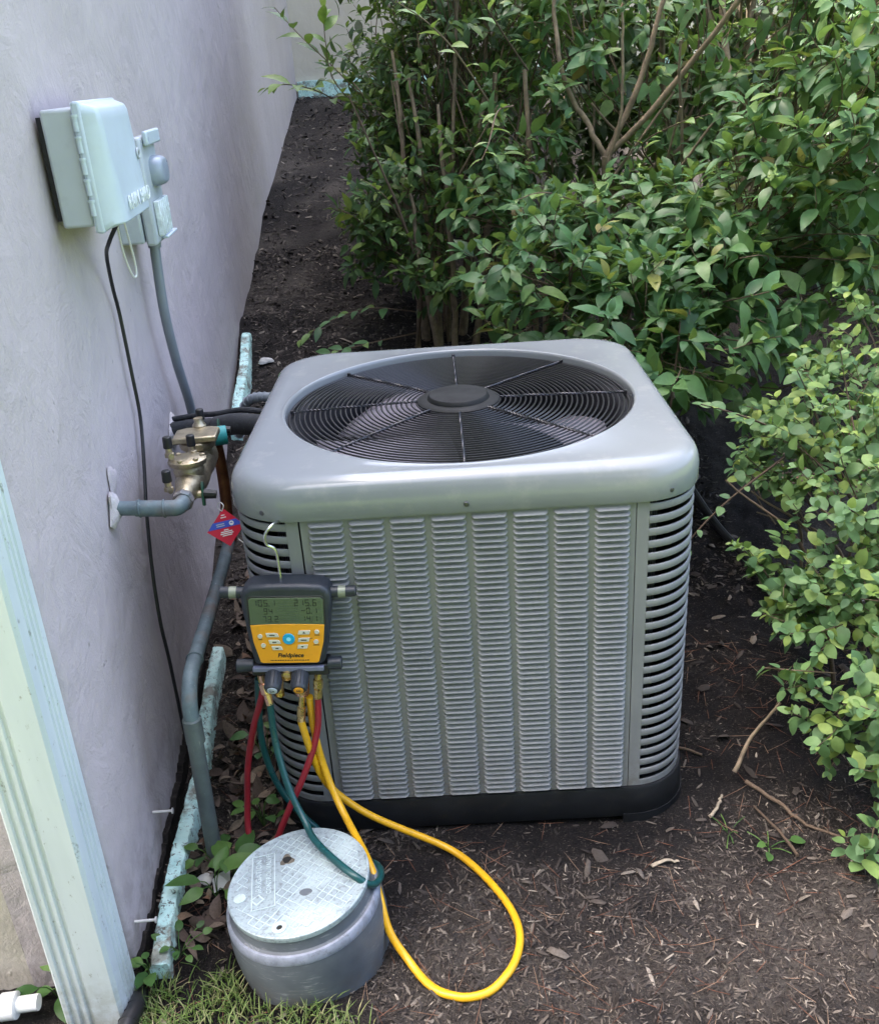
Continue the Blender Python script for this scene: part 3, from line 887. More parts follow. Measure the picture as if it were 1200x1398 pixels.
# ------------------------------------------------------------------ irrigation controller box
cb = thing('controller_box', 'pale grey irrigation timer box with bulging hinged cover on the wall', 'controller box', tuple(W(.66, 0, 1.29)))
def WX():
    mm = Matrix.Identity(4)
    for i in range(3):
        mm[i][0], mm[i][1], mm[i][2], mm[i][3] = T[i], -NW[i], (0, 0, 1)[i], W0[i]
    return mm
WXF = WX()      # local x = along the wall, -y = out of the wall, z = up
mb = MB(); mb.box((.527, -.070, 1.298), (.800, -.012, 1.500)); mb.build('enclosure', M['boxgrey'], cb, xf=WXF, bevel=.006, seg=3)
mb = MB(); mb.box((.545, -.0125, 1.31), (.785, -.0, 1.488)); mb.build('mounting_plate', M['gblack'], cb, xf=WXF)
def cover():
    # rim flange then a bulging dome whose left cheek sweeps in a curve
    x0, x1, z0, z1 = .521, .806, 1.288, 1.509
    nu, nv = 26, 22
    V = []
    def rr(u, v):
        e = .0
        return x0 + (x1 - x0) * u, z0 + (z1 - z0) * v
    for i in range(nu):
        for j in range(nv):
            u = i / (nu - 1); v = j / (nv - 1)
            x, z = rr(u, v)
            # dome height: deeper towards the bottom, falling to the rim
            eu = .10 + .20 * (1 - v) ** 1.3 * 0 + .16 * (math.sin(v * math.pi * .5)) * .6
            du = min(u / (.055 + .19 * (1 - abs(v - .12)) * (.35 + .65 * math.sin(min(1, (1 - v) * 1.15) * math.pi / 2)) * .6), 1) if u < .5 else min((1 - u) / .10, 1)
            dv = min((1 - v) / .075, 1) if v > .5 else min(v / .05, 1)
            s1 = math.sin(du * math.pi / 2) ** .75 if du > 0 else 0
            s2 = math.sin(dv * math.pi / 2) ** .75 if dv > 0 else 0
            dep = .006 + .040 * min(s1, 1) * s2 * (.72 + .28 * (1 - v))
            V.append((x, -.078 - dep, z))
    F = [(i * nv + j, (i + 1) * nv + j, (i + 1) * nv + j + 1, i * nv + j + 1) for i in range(nu - 1) for j in range(nv - 1)]
    b0 = len(V)
    ring = [i * nv for i in range(nu)] + [(nu - 1) * nv + j for j in range(1, nv)] + [i * nv + nv - 1 for i in range(nu - 2, -1, -1)] + [j for j in range(nv - 2, 0, -1)]
    for q in ring: V.append((V[q][0], -.0705, V[q][2]))
    n = len(ring)
    F += [(ring[k], b0 + k, b0 + (k + 1) % n, ring[(k + 1) % n]) for k in range(n)]
    F = [f[::-1] for f in F]
    mb = MB(); mb.add(V, F)
    c = mb.build('cover', M['boxlid'], cb, xf=WXF, smooth=48, bevel=.0025)
    return c
cov = cover()
mb = MB(); mb.box((.519, -.0865, 1.286), (.808, -.0708, 1.511)); mb.build('cover_rim', M['boxlid'], cov, xf=WXF, bevel=.005, seg=3)
for z in np.linspace(1.318, 1.462, 5):
    mb = MB(); mb.cyl((.5215, -.0735, z), (.5215, -.0735, z + .024), .0052, n=12)
    mb.lathe([(.0068, 0), (.0068, .004)], (.5215, -.0735, z + .024), (0, 0, 1), 12)
    mb.build('hinge_knuckle', M['boxlid'], cb, xf=WXF)
MB().lathe([(.011, 0), (.011, .003), (.0075, .0035), (.006, .001)], (.772, -.1195, 1.405), (0, -1, 0), 20, False).build('lock', M['boxgrey'], cov, xf=WXF)
MB().lathe([(.0062, 0), (.006, .0012)], (.772, -.1200, 1.405), (0, -1, 0), 16).build('keyhole', M['hole'], cov, xf=WXF)

def text_obj(s, name, mat_, parent, xf, size, ext=.0006, shear=0., bold=0., align='CENTER', space=1.):
    cu = bpy.data.curves.new(name, 'FONT')
    cu.body = s; cu.size = size; cu.extrude = ext; cu.shear = shear; cu.offset = bold; cu.align_x = align; cu.align_y = 'CENTER'
    cu.space_character = space; cu.resolution_u = 3
    ob = bpy.data.objects.new('tmp', cu); COL.objects.link(ob)
    bpy.context.view_layer.update()
    me = bpy.data.meshes.new_from_object(ob.evaluated_get(bpy.context.evaluated_depsgraph_get()))
    bpy.data.objects.remove(ob); bpy.data.curves.remove(cu)
    me.name = name; me.transform(xf); me.materials.clear(); me.materials.append(mat_)
    o = bpy.data.objects.new(name, me)
    return lnk(o, parent)
FR = Matrix.Rotation(math.pi / 2, 4, 'X')    # text plane XY -> XZ facing -Y
text_obj('RAIN BIRD', 'lettering', M['boxwhite'], cov, WXF @ Matrix.Translation((.690, -.1252, 1.328)) @ Matrix.Rotation(R(-3), 4, 'X') @ FR, .038, .0010, .22, .0, space=1.2)

# ------------------------------------------------------------------ outlet / disconnect box
eb = thing('electrical_box', 'grey weatherproof electrical box with rounded blue cover behind the timer box', 'electrical box', tuple(W(1.1, 0, 1.2)))
mb = MB(); mb.box((.985, -.055, 1.195), (1.16, -.0, 1.40)); mb.build('back_box', M['elecgrey'], eb, xf=WXF, bevel=.006)
mb = MB(); mb.box((.990, -.083, 1.188), (1.165, -.057, 1.425)); mb.build('cover_frame', M['elecgrey'], eb, xf=WXF, bevel=.007)
mb = MB(); mb.box((1.02, -.096, 1.405), (1.18, -.084, 1.436)); mb.build('hinge_tab', M['boxlid'], eb, xf=WXF, bevel=.004)
mb = MB()
V = []; n = 20
for i in range(7):
    t = i / 6 * math.pi / 2
    for k in range(n):
        a = 2 * math.pi * k / n
        ex = lambda q: math.copysign(abs(q) ** .6, q)
        V.append((1.105 + .055 * ex(math.cos(a)) * math.cos(t * .55) , -.083 - .028 * math.sin(t), 1.345 + .034 * ex(math.sin(a)) * math.cos(t * .55)))
mb.add(V, [(i * n + k, (i + 1) * n + k, (i + 1) * n + (k + 1) % n, i * n + (k + 1) % n) for i in range(6) for k in range(n)] + [tuple(range(6 * n + n - 1, 6 * n - 1, -1))])
mb.build('dome', M['elecblue'], eb, xf=WXF, smooth=50)
mb = MB()
for x in np.linspace(1.02, 1.135, 6): mb.box((x, -.097, 1.205), (x + .011, -.0835, 1.285))
mb.build('ribbed_guard', M['elecclear'], eb, xf=WXF, bevel=.003)
mb = MB(); mb.box((1.05, -.100, 1.196), (1.18, -.084, 1.202)); mb.build('bottom_lip', M['boxlid'], eb, xf=WXF, bevel=.002)

t = thing('conduit', 'grey plastic conduit curving down the wall from the electrical box', 'conduit', tuple(W(1.2, .03, .9)))
mb = MB(); mb.tube(spline([W(1.13, .048, 1.19), W(1.12, .046, 1.12), W(1.12, .043, 1.0), W(1.16, .043, .86), W(1.235, .042, .72), W(1.27, .035, .62), W(1.30, .01, .52)], 10), .0125, 14)
mb.build('pipe', M['conduit'], t)
MB().cyl(W(1.13, .048, 1.195), W(1.127, .0475, 1.165), .016, n=16).build('connector', M['conduit'], t)
o = MB().tube(spline([W(.63, .085, 1.289), W(.66, .055, 1.25), W(.72, .03, 1.215), W(.78, .014, 1.14), W(.808, .010, 1.073), W(.80, .012, .942), W(.795, .012, .837), W(.73, .014, .736), W(.672, .014, .652), W(.618, .014, .53), W(.593, .014, .409), W(.606, .012, .289), W(.615, .008, .05)], 8), .0042, 8).build('cable', M['cable'])
tag(o, 'thin black cable hanging down the wall from the timer box', 'cable')
o = MB().tube(spline([W(.65, .08, 1.292), W(.70, .07, 1.22), W(.74, .07, 1.17), W(.765, .072, 1.165), W(.76, .075, 1.20), W(.70, .082, 1.292)], 8), .0022, 7).build('wire', M['wire'])
tag(o, 'loose loop of thin white wire under the timer box', 'wire')

# ------------------------------------------------------------------ backflow preventer and its pipes
bf = thing('backflow_preventer', 'bronze backflow valve on weathered copper pipe between wall and air conditioner', 'backflow valve', tuple(W(.5, .13, .0)))
O = .135
mb = MB(); mb.tube([W(.475, -.02, .757), W(.472, .055, .751)], .0150, 16); mb.build('inlet_pipe', M['patina'], bf)
mb = MB(); mb.tube(spline([W(.472, .048, .7515), W(.471, .075, .749), W(.470, .112, .746), W(.474, .130, .7445), W(.490, .1365, .744), W(.505, .1365, .743)], 6), .0168, 16)
mb.torus(W(.471, .056, .751), .0172, .0022, NW, 20, 6); mb.torus(W(.470, .105, .7465), .0178, .0022, NW, 20, 6)
mb.build('elbow', M['patina'], bf)
MB().lathe([(.021, 0), (.023, .004), (.023, .022), (.020, .026)], W(.500, O, .743), T - np.array([0, 0, .09]), 8).build('union_nut', M['patina'], bf)
def bx(s0, s1, o0, o1, h0, h1, slope=-.085):
    b = wbox(s0, s1, o0, o1, h0, h1); n = len(b.v)
    return b
mb = MB()
AX = nrm(T + np.array([0, 0, -.06]))
P0 = W(.525, O, .742)
mb.lathe([(.016, 0), (.021, .01), (.021, .035), (.026, .045), (.030, .07), (.034, .09), (.036, .14), (.033, .19), (.036, .24), (.034, .30), (.026, .33), (.019, .36), (.019, .40)], P0, AX, 20)
vb_ = mb.build('valve_body', M['bronze'], bf, smooth=45)
UPX = nrm(np.cross(np.cross(AX, [0, 0, 1]), AX)); SD = nrm(np.cross(AX, UPX))
def at(a, s, u): return P0 + AX * a + SD * s + UPX * u
# upright bonnet blocks with bolts
for i, (a, wd, hh, ub) in enumerate(((.10, .038, .060, .010), (.245, .046, .086, -.012))):
    mb = MB()
    hh *= .8
    mb.lathe([(.030, 0), (.034, hh * .45), (.030, hh * .62), (.040, hh * .70), (.042, hh * .82), (.042, hh * .92), (.036, hh)], at(a, 0, ub), UPX, 16)
    mb.build('bonnet', M['bronze'], vb_, smooth=40)
    mb = MB()
    for k in range(6):
        an = k * math.pi / 3 + .3
        mb.lathe([(.0062, 0), (.0062, .007), (.003, .008)], at(a + .033 * math.cos(an), .033 * math.sin(an), ub + hh * .92), UPX, 6)
    mb.build('bolts', M['bronze'], vb_, smooth=30)
mb = MB(); mb.prism([(-.045, -.05), (.03, -.05), (.045, -.03), (.045, .03), (.03, .05), (-.045, .05)],   .014, at(.25, 0, .056), AX, SD, UPX)
mb.build('flange_plate', M['bronze'], vb_, bevel=.003)
mb = MB()
mb.lathe([(.014, 0), (.017, .012), (.011, .02), (.011, .03)], at(.30, .0, .060), UPX, 12)
mb.build('bonnet_cap', M['bronze'], vb_, smooth=40)
for (a, s_, u_) in ((.02, -.032, .012), (.10, -.036, .062), (.17, .000, .042), (.33, .0, .058)):
    mb = MB(); mb.lathe([(.0105, 0), (.0105, .008), (.0075, .010), (.0075, .024)], at(a, s_, u_), UPX, 8)
    tc = mb.build('test_cock', M['bronze'], bf, smooth=30)
    MB().lathe([(.0095, 0), (.0102, .002), (.0095, .024), (.007, .026)], at(a, s_, u_ + .02), UPX, 12).build('rubber_cap', M['capblk'], tc)
    MB().cyl(at(a, s_, u_ + .006), at(a - .02, s_ + .008, u_ + .006), .006, n=10).build('test_spout', M['bronze'], tc)
# shut-off handles
for (a, s_, u_) in ((.045, .030, -.010), (.38, .028, .035)):
    mb = MB(); mb.cyl(at(a, 0, u_), at(a, s_, u_), .009, n=10); v_ = mb.build('shutoff_stem', M['bronze'], bf)
    mb = MB(); mb.prism([(-.026, -.007), (-.012, -.010), (.012, -.010), (.026, -.007), (.026, .007), (.012, .010), (-.012, .010), (-.026, .007)], .005, at(a, s_, u_), nrm(AX * .35 + UPX * .9), nrm(np.cross(SD, AX * .35 + UPX * .9)), SD)
    mb.build('handle', M['green_handle'], v_, bevel=.0015)
    mb = MB(); mb.cyl(at(a, s_ + .004, u_), at(a, s_ + .03, u_ - .004), .011, .009, n=10); mb.build('handle_cap', M['capblk'], v_)
# copper riser behind, then the painted drop pipe
top = P0 + AX * .40
mb = MB(); mb.tube(spline([top - AX * .015, top + AX * .03 + np.array([0, 0, .004]), W(.985, O + .003, .69), W(1.000, O + .004, .655), W(1.0, O + .004, .57), W(.965, O + .002, .452)], 8), .0150, 16)
mb.build('copper_riser', M['copper'], bf)
MB().lathe([(.019, 0), (.020, .006), (.020, .03), (.017, .036)], W(.955, O + .001, .422), W(.965, O, .452) - W(.955, O, .422), 16).build('coupling', M['copper'], bf)
mb = MB(); mb.tube(spline([W(.965, O + .001, .438), W(.93, O, .425), W(.84, O, .426), W(.60, O - .003, .432), W(.38, O - .006, .442), W(.315, O - .008, .437), W(.278, O - .010, .405), W(.268, O - .012, .35)], 7), .0158, 16)
mb.torus(W(.37, O - .006, .4425), .0168, .0018, T, 20, 6)
mb.build('crossover_pipe', M['patina'], bf)
mb = MB(); mb.lathe([(.0195, 0), (.0195, .055), (.0165, .058)], W(.268, O - .012, .31), W(.272, O - .011, .40) - W(.268, O - .012, .31), 18); mb.build('coupling', M['lowpipe'], bf)
MB().tube([W(.268, O - .012, .36), W(.262, O - .013, .27), W(.252, O - .015, .12), W(.243, O - .017, -.05)], .0168, 18).build('drop_pipe', M['lowpipe'], bf)

# insulated refrigerant lines
rl = thing('refrigerant_line', 'black foam insulated refrigerant line running from wall to air conditioner', 'refrigerant pipe', tuple(W(1.14, 0, .68)))
mb = MB(); mb.tube(spline([W(1.14, -.03, .680), W(1.12, .06, .690), W(1.07, .13, .705)], 6), .024, 16); mb.build('insulation', M['foam'], rl)
mb = MB(); mb.tube(spline([W(1.06, .135, .708), W(1.03, .20, .722), (-.44, .22, .73), (-.36, .23, .72)], 7), .0285, 18); mb.build('insulation', M['foam'], rl)
mb = MB(); mb.tube(spline([W(1.10, .08, .700), W(1.07, .125, .708), W(1.03, .18, .72)], 6), .0125, 14); mb.build('copper_line', M['newcopper'], rl)
mb = MB(); mb.tube(spline([W(1.16, -.02, .705), W(1.13, .08, .722), W(1.08, .14, .738), W(1.04, .22, .755), (-.42, .22, .76)], 6), .0075, 10); mb.build('liquid_line', M['foam'], rl)
wc = thing('flexible_conduit', 'short grey flexible conduit behind the insulated line at the unit side', 'conduit', (-.52, .38, .74))
pts = spline([(-.62, .50, .62), (-.57, .42, .735), (-.51, .385, .762), (-.44, .37, .745), (-.38, .36, .70)], 9)
MB().tube(pts, .0125, 12).build('pipe', M['conduit'], wc)
mb = MB()
for q, q2 in zip(pts[::2], pts[1::2]): mb.torus(q, .013, .0018, q2 - q, 14, 5)
mb.build('ridge', M['conduit'], wc)

# teal label round the valve outlet and the red hanging tag
lt = MB().lathe([(.0225, 0), (.0235, .002), (.0235, .052), (.0225, .054)], P0 + AX * .335 + UPX * .030, nrm(SD + AX * .2), 14).build('paper_label', M['teal'])
tag(lt, 'teal paper label wrapped behind the bronze valve', 'label')
tg = thing('warning_tag', 'red diamond shaped tag with blue band hanging from the bronze valve', 'tag', (-.52, -.20, .69))
FWD = nrm(np.array([-.58, 1.87, -.80]))                       # roughly faces the viewer
RT_ = nrm(np.cross(FWD, [0, 0, 1])); UP_ = np.cross(RT_, FWD)
TC = np.array([-.524, -.165, .646])
ca, sa = math.cos(R(3)), math.sin(R(3))
TX = RT_ * ca + UP_ * sa; TY = -RT_ * sa + UP_ * ca
def tagp(x, y, d=0): return TC + TX * x + TY * y - FWD * d
HD = .042
def plate(poly, d0, th, mat_, name, par):
    mb = MB(); mb.add([tagp(x, y, d0) for x, y in poly] + [tagp(x, y, d0 + th) for x, y in poly],
                      [tuple(range(len(poly) - 1, -1, -1)), tuple(range(len(poly), 2 * len(poly)))] + [(i, (i + 1) % len(poly), len(poly) + (i + 1) % len(poly), len(poly) + i) for i in range(len(poly))])
    return mb.build(name, mat_, par, smooth=0)
sheet = plate([(0, -HD), (HD * .97, -.002), (0.004, HD), (-HD * .97, -.002)], 0, .0012, M['red'], 'sheet', tg)
plate([(-HD * .90, .0), (-HD * .60, .0145), (HD * .60, .0145), (HD * .90, .0)], .0014, .0003, M['blue'], 'band', sheet)
for (y, w_) in ((.0275, .008), (.0225, .012), (.0092, .018), (.005, .018), (-.005, .010), (-.009, .025), (-.013, .028), (-.017, .021)):
    xo = -.010 if 0 < y < .02 else 0
    plate([(-w_ / 2 + xo, y - .0011), (w_ / 2 + xo, y - .0010), (w_ / 2 + xo, y + .0011), (-w_ / 2 + xo, y + .0011)], .0020, .0002, M['white'] if y > .02 or y < 0 else M['knobwhite'], 'print_line', sheet)
plate([(  .014 + .0052 * math.cos(a), .0070 + .0052 * math.sin(a)) for a in np.linspace(0, 2 * math.pi, 16, endpoint=False)], .0019, .0002, M['white'], 'emblem', sheet)
plate([(.014 + .0030 * math.cos(a), .0070 + .0023 * math.sin(a)) for a in np.linspace(0, math.pi, 8)], .0023, .0002, M['blue'], 'emblem', sheet)
MB().tube(spline([tagp(0, HD - .006, .001), tagp(.006, HD + .006, .004), tagp(.0, HD + .014, 0), tagp(-.007, HD + .006, -.004), tagp(0, HD - .006, -.001)], 5), .0011, 6).build('tie', M['wire'], tg)
MB().tube(spline([tagp(.02, -.03, -.002), tagp(.035, -.05, .002), tagp(.042, -.075, 0), tagp(.052, -.10, -.01)], 5), .0011, 6).build('string', M['wire'], tg)

# ------------------------------------------------------------------ digital manifold gauge
gm = thing('manifold_gauge', 'yellow and black digital refrigerant gauge hanging on the left corner of the unit', 'gauge', (-.355, -.46, .58))
G = Matrix.Translation((-.3535, -.452, .580)) @ Matrix.Rotation(R(3.0), 4, 'Y') @ Matrix.Rotation(R(-3), 4, 'X')
def gp(x, y, z): return tuple(G @ Vector((x, y, z)))
def gprism(poly, y0, y1, name, matl, par, bevel=0, seg=2, smooth=35):
    mb = MB(); mb.prism(poly, y0 - y1, (0, y0, 0), (1, 0, 0), (0, 0, 1), (0, -1, 0))
    # uz points to -y; depth y0-y1 (y1 is the front, more negative)
    mb.f = [f[::-1] for f in mb.f]
    return mb.build(name, matl, par, xf=G, bevel=bevel, seg=seg, smooth=smooth)
body = gprism([(-.069, -.088), (.066, -.088), (.072, -.06), (.084, .035), (.085, .062), (.080, .075), (.066, .083), (.03, .0855), (-.03, .0855), (-.066, .083), (-.081, .075), (-.086, .062), (-.085, .035), (-.074, -.06)], .026, -.030, 'body', M['rubber'], gm, .010, 4)
gprism([(-.0705, .003), (.0705, .003), (.0705, .055), (.066, .060), (-.066, .060), (-.0705, .055)], -.0295, -.0312, 'screen', M['lcd'], gm, .0008)
scr = gprism([(-.0735, .000), (.0735, .000), (.0735, .058), (.068, .0635), (-.068, .0635), (-.0735, .058)], -.028, -.0306, 'screen_frame', M['gblack'], gm, .001)
face = gprism([(-.0705, .0022), (-.067, -.035), (-.0565, -.0785), (-.052, -.081), (.052, -.081), (.0565, -.0785), (.067, -.035), (.0705, .0022), (.035, .0040), (0, .0046), (-.035, .0040)], -.0295, -.0318, 'face_plate', M['yellow'], gm, .0008)
SEG = {'0': 'abcdef', '1': 'bc', '2': 'abged', '3': 'abgcd', '4': 'fgbc', '5': 'afgcd', '6': 'afgedc', '7': 'abc', '8': 'abcdefg', '9': 'abcdfg', '-': 'g'}
def digits(mb, s, x, z, h, y=-.0316):
    """right aligned at x, baseline z"""
    w_ = h * .52; t_ = h * .11
    for ch in reversed(s):
        if ch == '.':
            mb.box((x - t_ * 1.2, y, z), (x, y + .0004, z + t_ * 1.2)); x -= t_ * 2.4; continue
        bx_ = {'a': (x - w_, z + h - t_, x, z + h), 'd': (x - w_, z, x, z + t_), 'g': (x - w_, z + h / 2 - t_ / 2, x, z + h / 2 + t_ / 2),
               'b': (x - t_, z + h / 2 + t_ * .6, x, z + h - t_ * 1.2), 'c': (x - t_, z + t_ * 1.2, x, z + h / 2 - t_ * .6),
               'f': (x - w_, z + h / 2 + t_ * .6, x - w_ + t_, z + h - t_ * 1.2), 'e': (x - w_, z + t_ * 1.2, x - w_ + t_, z + h / 2 - t_ * .6)}
        for k in SEG[ch]:
            a, b, c, d = bx_[k]; mb.box((a, y, b), (c, y + .0004, d))
        x -= w_ * 1.42
mb = MB()
digits(mb, '105.1', -.020, .0425, .0140); digits(mb, '94', -.026, .0255, .0130); digits(mb, '73.2', -.016, .0085, .0130)
digits(mb, '215.6', .058, .0425, .0140); digits(mb, '-0.1', .058, .0260, .0130); digits(mb, '14.1', .058, .0090, .0130)
mb.build('lcd_digits', M['lcdink'], scr, xf=G, smooth=0)['kind'] = 'stuff'
mb = MB()
for k in range(9): mb.box((-.014, -.0314, .008 + k * .0054), (.022, -.0312, .0095 + k * .0054))
for z in (.050, .033, .016): mb.box((.060, -.0314, z), (.067, -.0312, z + .002)); mb.box((-.017, -.0314, z), (-.0145, -.0312, z + .002))
mb.build('lcd_marks', M['lcdline'], scr, xf=G, smooth=0)
def button(poly, name, matl, th=.0022, bevel=.0006): return gprism(poly, -.0316, -.0316 - th, name, matl, face, bevel)
for i, (x, z, w_) in enumerate(((-.030, -.0185, .023), (-.0265, -.0335, .021), (-.0225, -.0470, .019))):
    button([(x - w_ / 2 - .001, z + .0042), (x - w_ / 2 + .001, z - .0042), (x + w_ / 2 + .0015, z - .0042), (x + w_ / 2 - .001, z + .0030), (x + .004, z + .0046)], 'button', M['button'])
for i, (x, z, w_) in enumerate(((.031, -.0135, .022), (.0295, -.0295, .021), (.0265, -.0445, .019))):
    button([(x - w_ / 2 - .001, z - .0042), (x - w_ / 2 + .001, z + .0042), (x + w_ / 2 + .0015, z + .0046), (x + w_ / 2 - .001, z - .0040)], 'button', M['button'])
circ = lambda x, z, r, n=20: [(x + r * math.cos(a), z + r * math.sin(a)) for a in np.linspace(0, 2 * math.pi, n, endpoint=False)]
for (x, z) in ((-.0535, -.0210), (-.0485, -.0410), (.0555, -.0125), (.0530, -.0340)): button(circ(x, z, .0048), 'round_button', M['button'], .002)
bb = button(circ(.001, -.0270, .0118, 28), 'power_button', M['bluebtn'], .003, .001)
gprism(circ(.001, -.0270, .0044, 16), -.0345, -.0349, 'button_spot', M['cyanbtn'], bb)
mb = MB()
for (x, z, w_) in ((-.030, -.0185, .010), (-.0265, -.0335, .008), (-.0225, -.0470, .006), (.030, -.0295, .011)): mb.box((x - w_ / 2, -.0341, z - .0011), (x + w_ / 2, -.0338, z + .0011))
for (x, z, w_) in ((-.0535, -.0285, .008), (-.0485, -.0485, .006), (.0555, -.0200, .010), (.0530, -.0415, .012), (.0440, -.0265, .006)): mb.box((x - w_ / 2, -.0322, z - .0006), (x + w_ / 2, -.0318, z + .0006))
mb.prism([(.028, -.0150), (.034, -.0150), (.031, -.0115)], .0003, (0, -.0341, 0), (1, 0, 0), (0, 0, 1), (0, 1, 0))
mb.prism([(.0235, -.0428), (.0295, -.0428), (.0265, -.0462)], .0003, (0, -.0341, 0), (1, 0, 0), (0, 0, 1), (0, 1, 0))
for x0, n_ in ((-.037, 44),):
    x = x0
    r_ = random.Random(4)
    while x < .038:
        w_ = r_.uniform(.0012, .0045); mb.box((x, -.0322, -.0755), (x + w_, -.0318, -.0738)); x += w_ + r_.uniform(.0005, .0014)
mb.build('key_print', M['ink'], face, xf=G, smooth=0)
text_obj('Fieldpiece', 'lettering', M['ink'], face, G @ Matrix.Translation((.002, -.0321, -.0640)) @ FR, .0125, .0002, .22, .00035)
# manifold block, bar and knobs
gprism([(-.078, -.116), (.074, -.116), (.074, -.092), (-.078, -.092)], .022, -.022, 'manifold_block', M['gblack'], gm, .003)
gprism([(-.074, -.102), (.064, -.1005), (.064, -.0905), (-.074, -.092)], -.0215, -.0315, 'front_bar', M['gbar'], gm, .0015)
mb = MB(); mb.cyl((-.073, -.012, -.097), (-.108, -.012, -.098), .0125, .0135, 20); mb.build('side_knob', M['rubber'], gm, xf=G, bevel=.002)
mb = MB(); mb.cyl((.070, -.012, -.094), (.098, -.012, -.093), .0125, .0135, 20); mb.build('side_knob', M['rubber'], gm, xf=G, bevel=.002)
for s_, x1 in ((-1, -.130), (1, .131)):
    mb = MB(); mb.cyl((s_ * .078, .0, .056), (x1, .0, .058), .0118, .0108, 16); wg = mb.build('hose_holder', M['rubber'], gm, xf=G, bevel=.002)
    mb = MB(); xm = s_ * .104; mb.lathe([(.0118, -.007), (.0118, .007)], (xm, 0, .057), (1, 0, 0), 20, False); mb.build('holder_label', M['lblsilver'], wg, xf=G)
for (x, lab, lm) in ((-.034, 'Lo', 'knobwhite'), (.017, 'Hi', 'yellow')):
    a = np.array([x, -.020, -.108]); d = nrm([0, -.90, -.42])
    k_ = MB().lathe([(.0155, 0), (.0168, .006), (.0160, .038), (.0135, .0425), (.0, .043)], a, d, 20, False).build('valve_knob', M['rubber'], gm, xf=G, smooth=30)
    mb = MB()
    u, v, dd = frame_of(d)
    for j in range(14):
        an = 2 * math.pi * j / 14
        e = u * math.cos(an) + v * math.sin(an)
        mb.tube([a + d * .006 + e * .0166, a + d * .036 + e * .0160], .0011, 5)
    mb.build('knob_ribs', M['rubber'], k_, xf=G)
    MB().lathe([(.0098, .0425), (.0098, .0442), (.009, .0446), (0, .0446)], a, d, 20, False).build('knob_label', M[lm], k_, xf=G)
    zax = d; xax = np.array([1., 0, 0]); yax = np.cross(zax, xax)
    mm = Matrix.Identity(4)
    for i in range(3): mm[i][0], mm[i][1], mm[i][2], mm[i][3] = xax[i], yax[i], zax[i], (a + d * .0449)[i]
    text_obj(lab, 'knob_print', M['gblack'], k_, G @ mm, .0085, .0001, 0, .0003)
MB().lathe([(.0105, 0), (.0105, .012), (.0085, .013), (.0075, .009), (0, .009)], (-.0085, -.024, -.108), (0, -1, -.25), 16, False).build('sight_glass', M['brass'], gm, xf=G, smooth=40)
def fitting(pts, prof, matl, name='hose_fitting', n=10):
    a = np.array(G @ Vector(pts[0])); b = np.array(G @ Vector(pts[1]))
    L = np.linalg.norm(b - a)
    return MB().lathe([(r, h * L) for r, h in prof], a, b - a, n).build(name, matl, gm, smooth=30)
nutp = [(.006, 0), (.006, .3), (.0095, .32), (.0095, .62), (.0066, .66), (.0066, 1)]
fitting(((-.063, -.005, -.112), (-.060, -.012, -.150)), nutp, M['brass'])
fitting(((-.060, -.022, -.114), (-.046, -.030, -.176)), [(.006, 0), (.006, .25), (.0112, .27), (.0112, .60), (.0082, .64), (.0078, 1)], M['pinkbrass'], n=8)
fitting(((-.029, -.010, -.118), (-.028, -.014, -.166)), [(.0095, 0), (.0095, .5), (.0082, .55), (.0082, .8), (.0095, .82), (.0095, 1)], M['brass'])
fitting(((.018, -.014, -.120), (.017, -.022, -.160)), [(.0145, 0), (.0150, .1), (.0150, .9), (.0135, 1)], M['pinkbrass'], n=14)
fitting(((.017, -.022, -.158), (.012, -.030, -.218)), [(.006, 0), (.006, .45), (.0088, .48), (.0088, .95), (.007, 1)], M['brass'], n=8)
fitting(((.050, -.010, -.112), (.047, -.016, -.172)), [(.0075, 0), (.0075, .3), (.0098, .32), (.0098, .62), (.0082, .66), (.0078, 1)], M['brass'], n=8)
# wire hook over the slot
MB().tube(spline([gp(-.010, -.006, .082), gp(-.012, -.006, .12), gp(-.016, -.008, .150), gp(-.030, -.012, .162), gp(-.032, -.014, .180), gp(-.022, -.008, .196), gp(-.012, .012, .198), gp(-.010, .03, .190)], 6), .0028, 8).build('hook', M['steel'], gm)

# hoses
def hose(name, pts, r, mat_, label):
    P = spline(pts, 10)
    for _ in range(2): P[1:-1] = (P[:-2] + 2 * P[1:-1] + P[2:]) / 4
    low = ground_z(P[:, 0], P[:, 1]) + r * .9                      # the hose lies on the soil, not in it
    for _ in range(3): low[1:-1] = np.maximum(low[1:-1], (low[:-2] + low[2:]) / 2)
    P[:, 2] = np.maximum(P[:, 2], low)
    for _ in range(14): P[1:-1] = P[1:-1] * .5 + (P[:-2] + P[2:]) * .25
    o = MB().tube(P, r, 12).build('hose', mat_, smooth=80)
    return tag(o, label, 'hose', 'hoses of the gauge')
hose('hose', [gp(.012, -.030, -.214), (-.345, -.490, .300), (-.338, -.480, .245), (-.318, -.470, .172), (-.25, -.465, .092), (-.158, -.475, .042), (-.066, -.505, .013), (0, -.584, .011), (.046, -.67, .011), (.056, -.74, .011), (.035, -.811, .011), (-.008, -.857, .011), (-.061, -.866, .011), (-.114, -.838, .012), (-.160, -.776, .022), (-.192, -.748, .062), (-.207, -.712, .120), (-.228, -.655, .150), (-.278, -.545, .150), (-.313, -.490, .200), (-.330, -.476, .284), (-.335, -.468, .345), gp(.030, -.016, -.168)], .0076, M['hosey'], 'yellow hose from the gauge looping over the soil in front')
